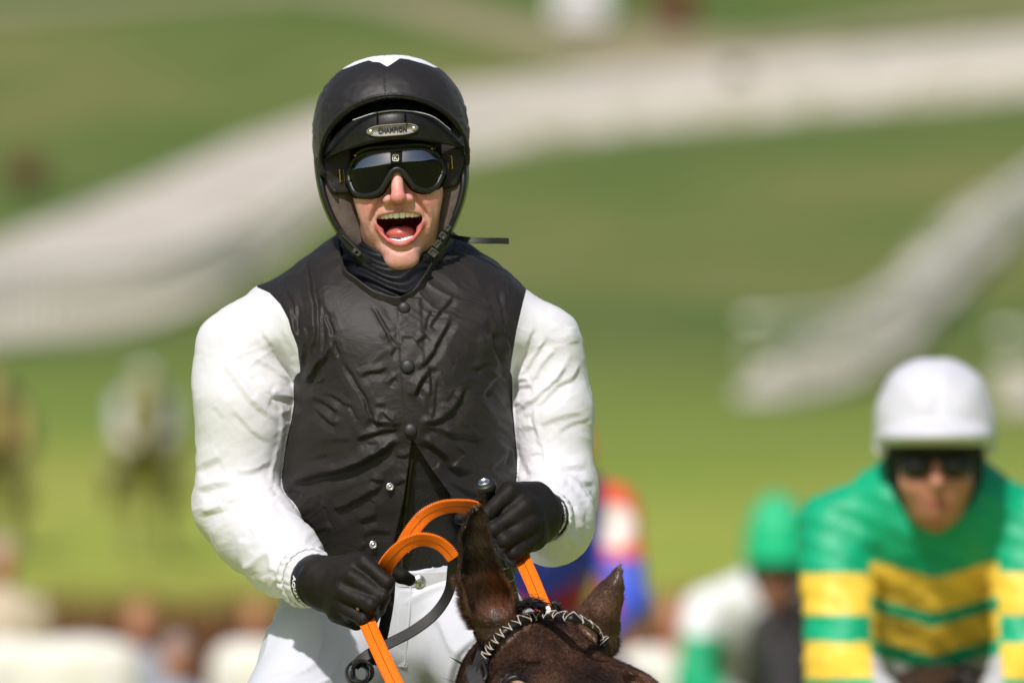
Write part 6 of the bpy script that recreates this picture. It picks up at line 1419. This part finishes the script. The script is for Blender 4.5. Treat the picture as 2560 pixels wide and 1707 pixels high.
rein([P(1288, 1362, -.285), P(1306, 1398, -.305), P(1330, 1450, -.38), P(1356, 1512, -.46), P(1390, 1580, -.50), P(1440, 1680, -.50)], np.array([[1, 0, .4]] * 6), .0222)
rein([P(900, 1505, -.285), P(914, 1545, -.318), P(944, 1615, -.42), P(985, 1702, -.53), P(1050, 1830, -.66)], np.array([[1, 0, .42]] * 5), .0232)
rein([P(958, 1440, -.292), P(966, 1412, -.318), P(990, 1381, -.338), P(1020, 1357, -.345), P(1055, 1347, -.345), P(1093, 1355, -.345), P(1120, 1376, -.345), P(1134, 1396, -.345)],
     np.array([[.85, .1, -.4], [.85, .15, -.5], [.7, .3, -.65], [.45, .5, -.8], [.1, .6, -.8], [-.4, .6, -.7], [-.75, .6, -.4], [-.8, .6, -.2]], float), .0225)
rein([P(1005, 1372, -.325), P(1019, 1344, -.328), P(1040, 1313, -.328), P(1066, 1286, -.325), P(1104, 1268, -.32), P(1150, 1264, -.308), P(1192, 1272, -.288), P(1235, 1300, -.272)],
     np.array([[.85, .1, -.5], [.85, .1, -.5], [.8, .2, -.55], [.6, .4, -.7], [.3, .6, -.8], [0, .7, -.8], [-.1, .7, -.8], [-.3, .7, -.6]], float), .0225)
strap('leather_rein', [P(1132, 1390, -.343), P(1130, 1425, -.338), P(1122, 1480, -.33), P(1088, 1533, -.33), P(1033, 1576, -.335), P(972, 1608, -.34), P(918, 1637, -.345), P(886, 1664, -.345)],
      np.array([[-.8, .6, -.2], [-.9, .5, 0], [-.9, .4, .3], [-.7, .3, .7], [-.5, .25, .85], [-.5, .25, .85], [-.55, .3, .8], [-.7, .4, .6]], float), .0165, .003, M_LEATH, bridle, n=100)
for k, (du, dv, r) in enumerate(((0, 0, 1.0), (7, 6, .82), (14, -3, .9))):
    pts = [P(893 + du + 27 * r * math.cos(t), 1680 + dv + 27 * r * math.sin(t), -.345 - .012 * math.sin(t + k) - .006 * k) for t in np.linspace(0, 2 * math.pi, 12, endpoint=False)]
    v, f = sweep(spline(np.array(pts), 50, True), (.25, -1, .3 - .2 * k), flat_prof(.015, .0035), True); add('knotted_rein_end', v, f, M_LEATH, bridle)
strap('leather_rein', [P(975, 1455, -.27), P(972, 1500, -.27), P(964, 1550, -.275), P(952, 1605, -.29), P(930, 1660, -.32)], np.array([[1, 0, .2]] * 5), .0165, .003, M_LEATH, bridle)
for pts in ([P(1440, 1680, -.50), hh(.12, .3, -.2), hh(.075, .5, -.115)], [P(1050, 1830, -.66), hh(-.14, .42, -.2), hh(-.075, .5, -.115)]):
    strap('leather_rein', pts, (1, 0, .4), .016, .004, M_LEATH, bridle, n=30)

# ---- saddle under the rider
sx = wx - .06
def saddle_f(p): d = ell(p, (sx, .28, 1.36), (.17, .26, .075)); d = smin(d, ell(p, (sx, .05, 1.4), (.07, .06, .06)), .06); return smax(d, -ell(p, (sx, .4, 1.02), (.29, .9, .325)), .01)
v, f = mesh_sdf(saddle_f, np.array([sx - .25, -.1, 1.2]), np.array([sx + .25, .65, 1.55]), .012)
sdl = thing('racing_saddle', 'small black racing saddle under the jockey in white sleeves', 'saddle', (sx, .28, 1.3)); add('seat', v, f, M_LEATH, sdl)
for s in (-1, 1):
    strap('stirrup_leather', [np.array([sx + s * .2, .2, 1.33]), np.array([sx + s * .29, .18, 1.15]), np.array([sx + s * .31, .15, .95])], (0, 1, 0), .02, .004, M_LEATH, sdl)
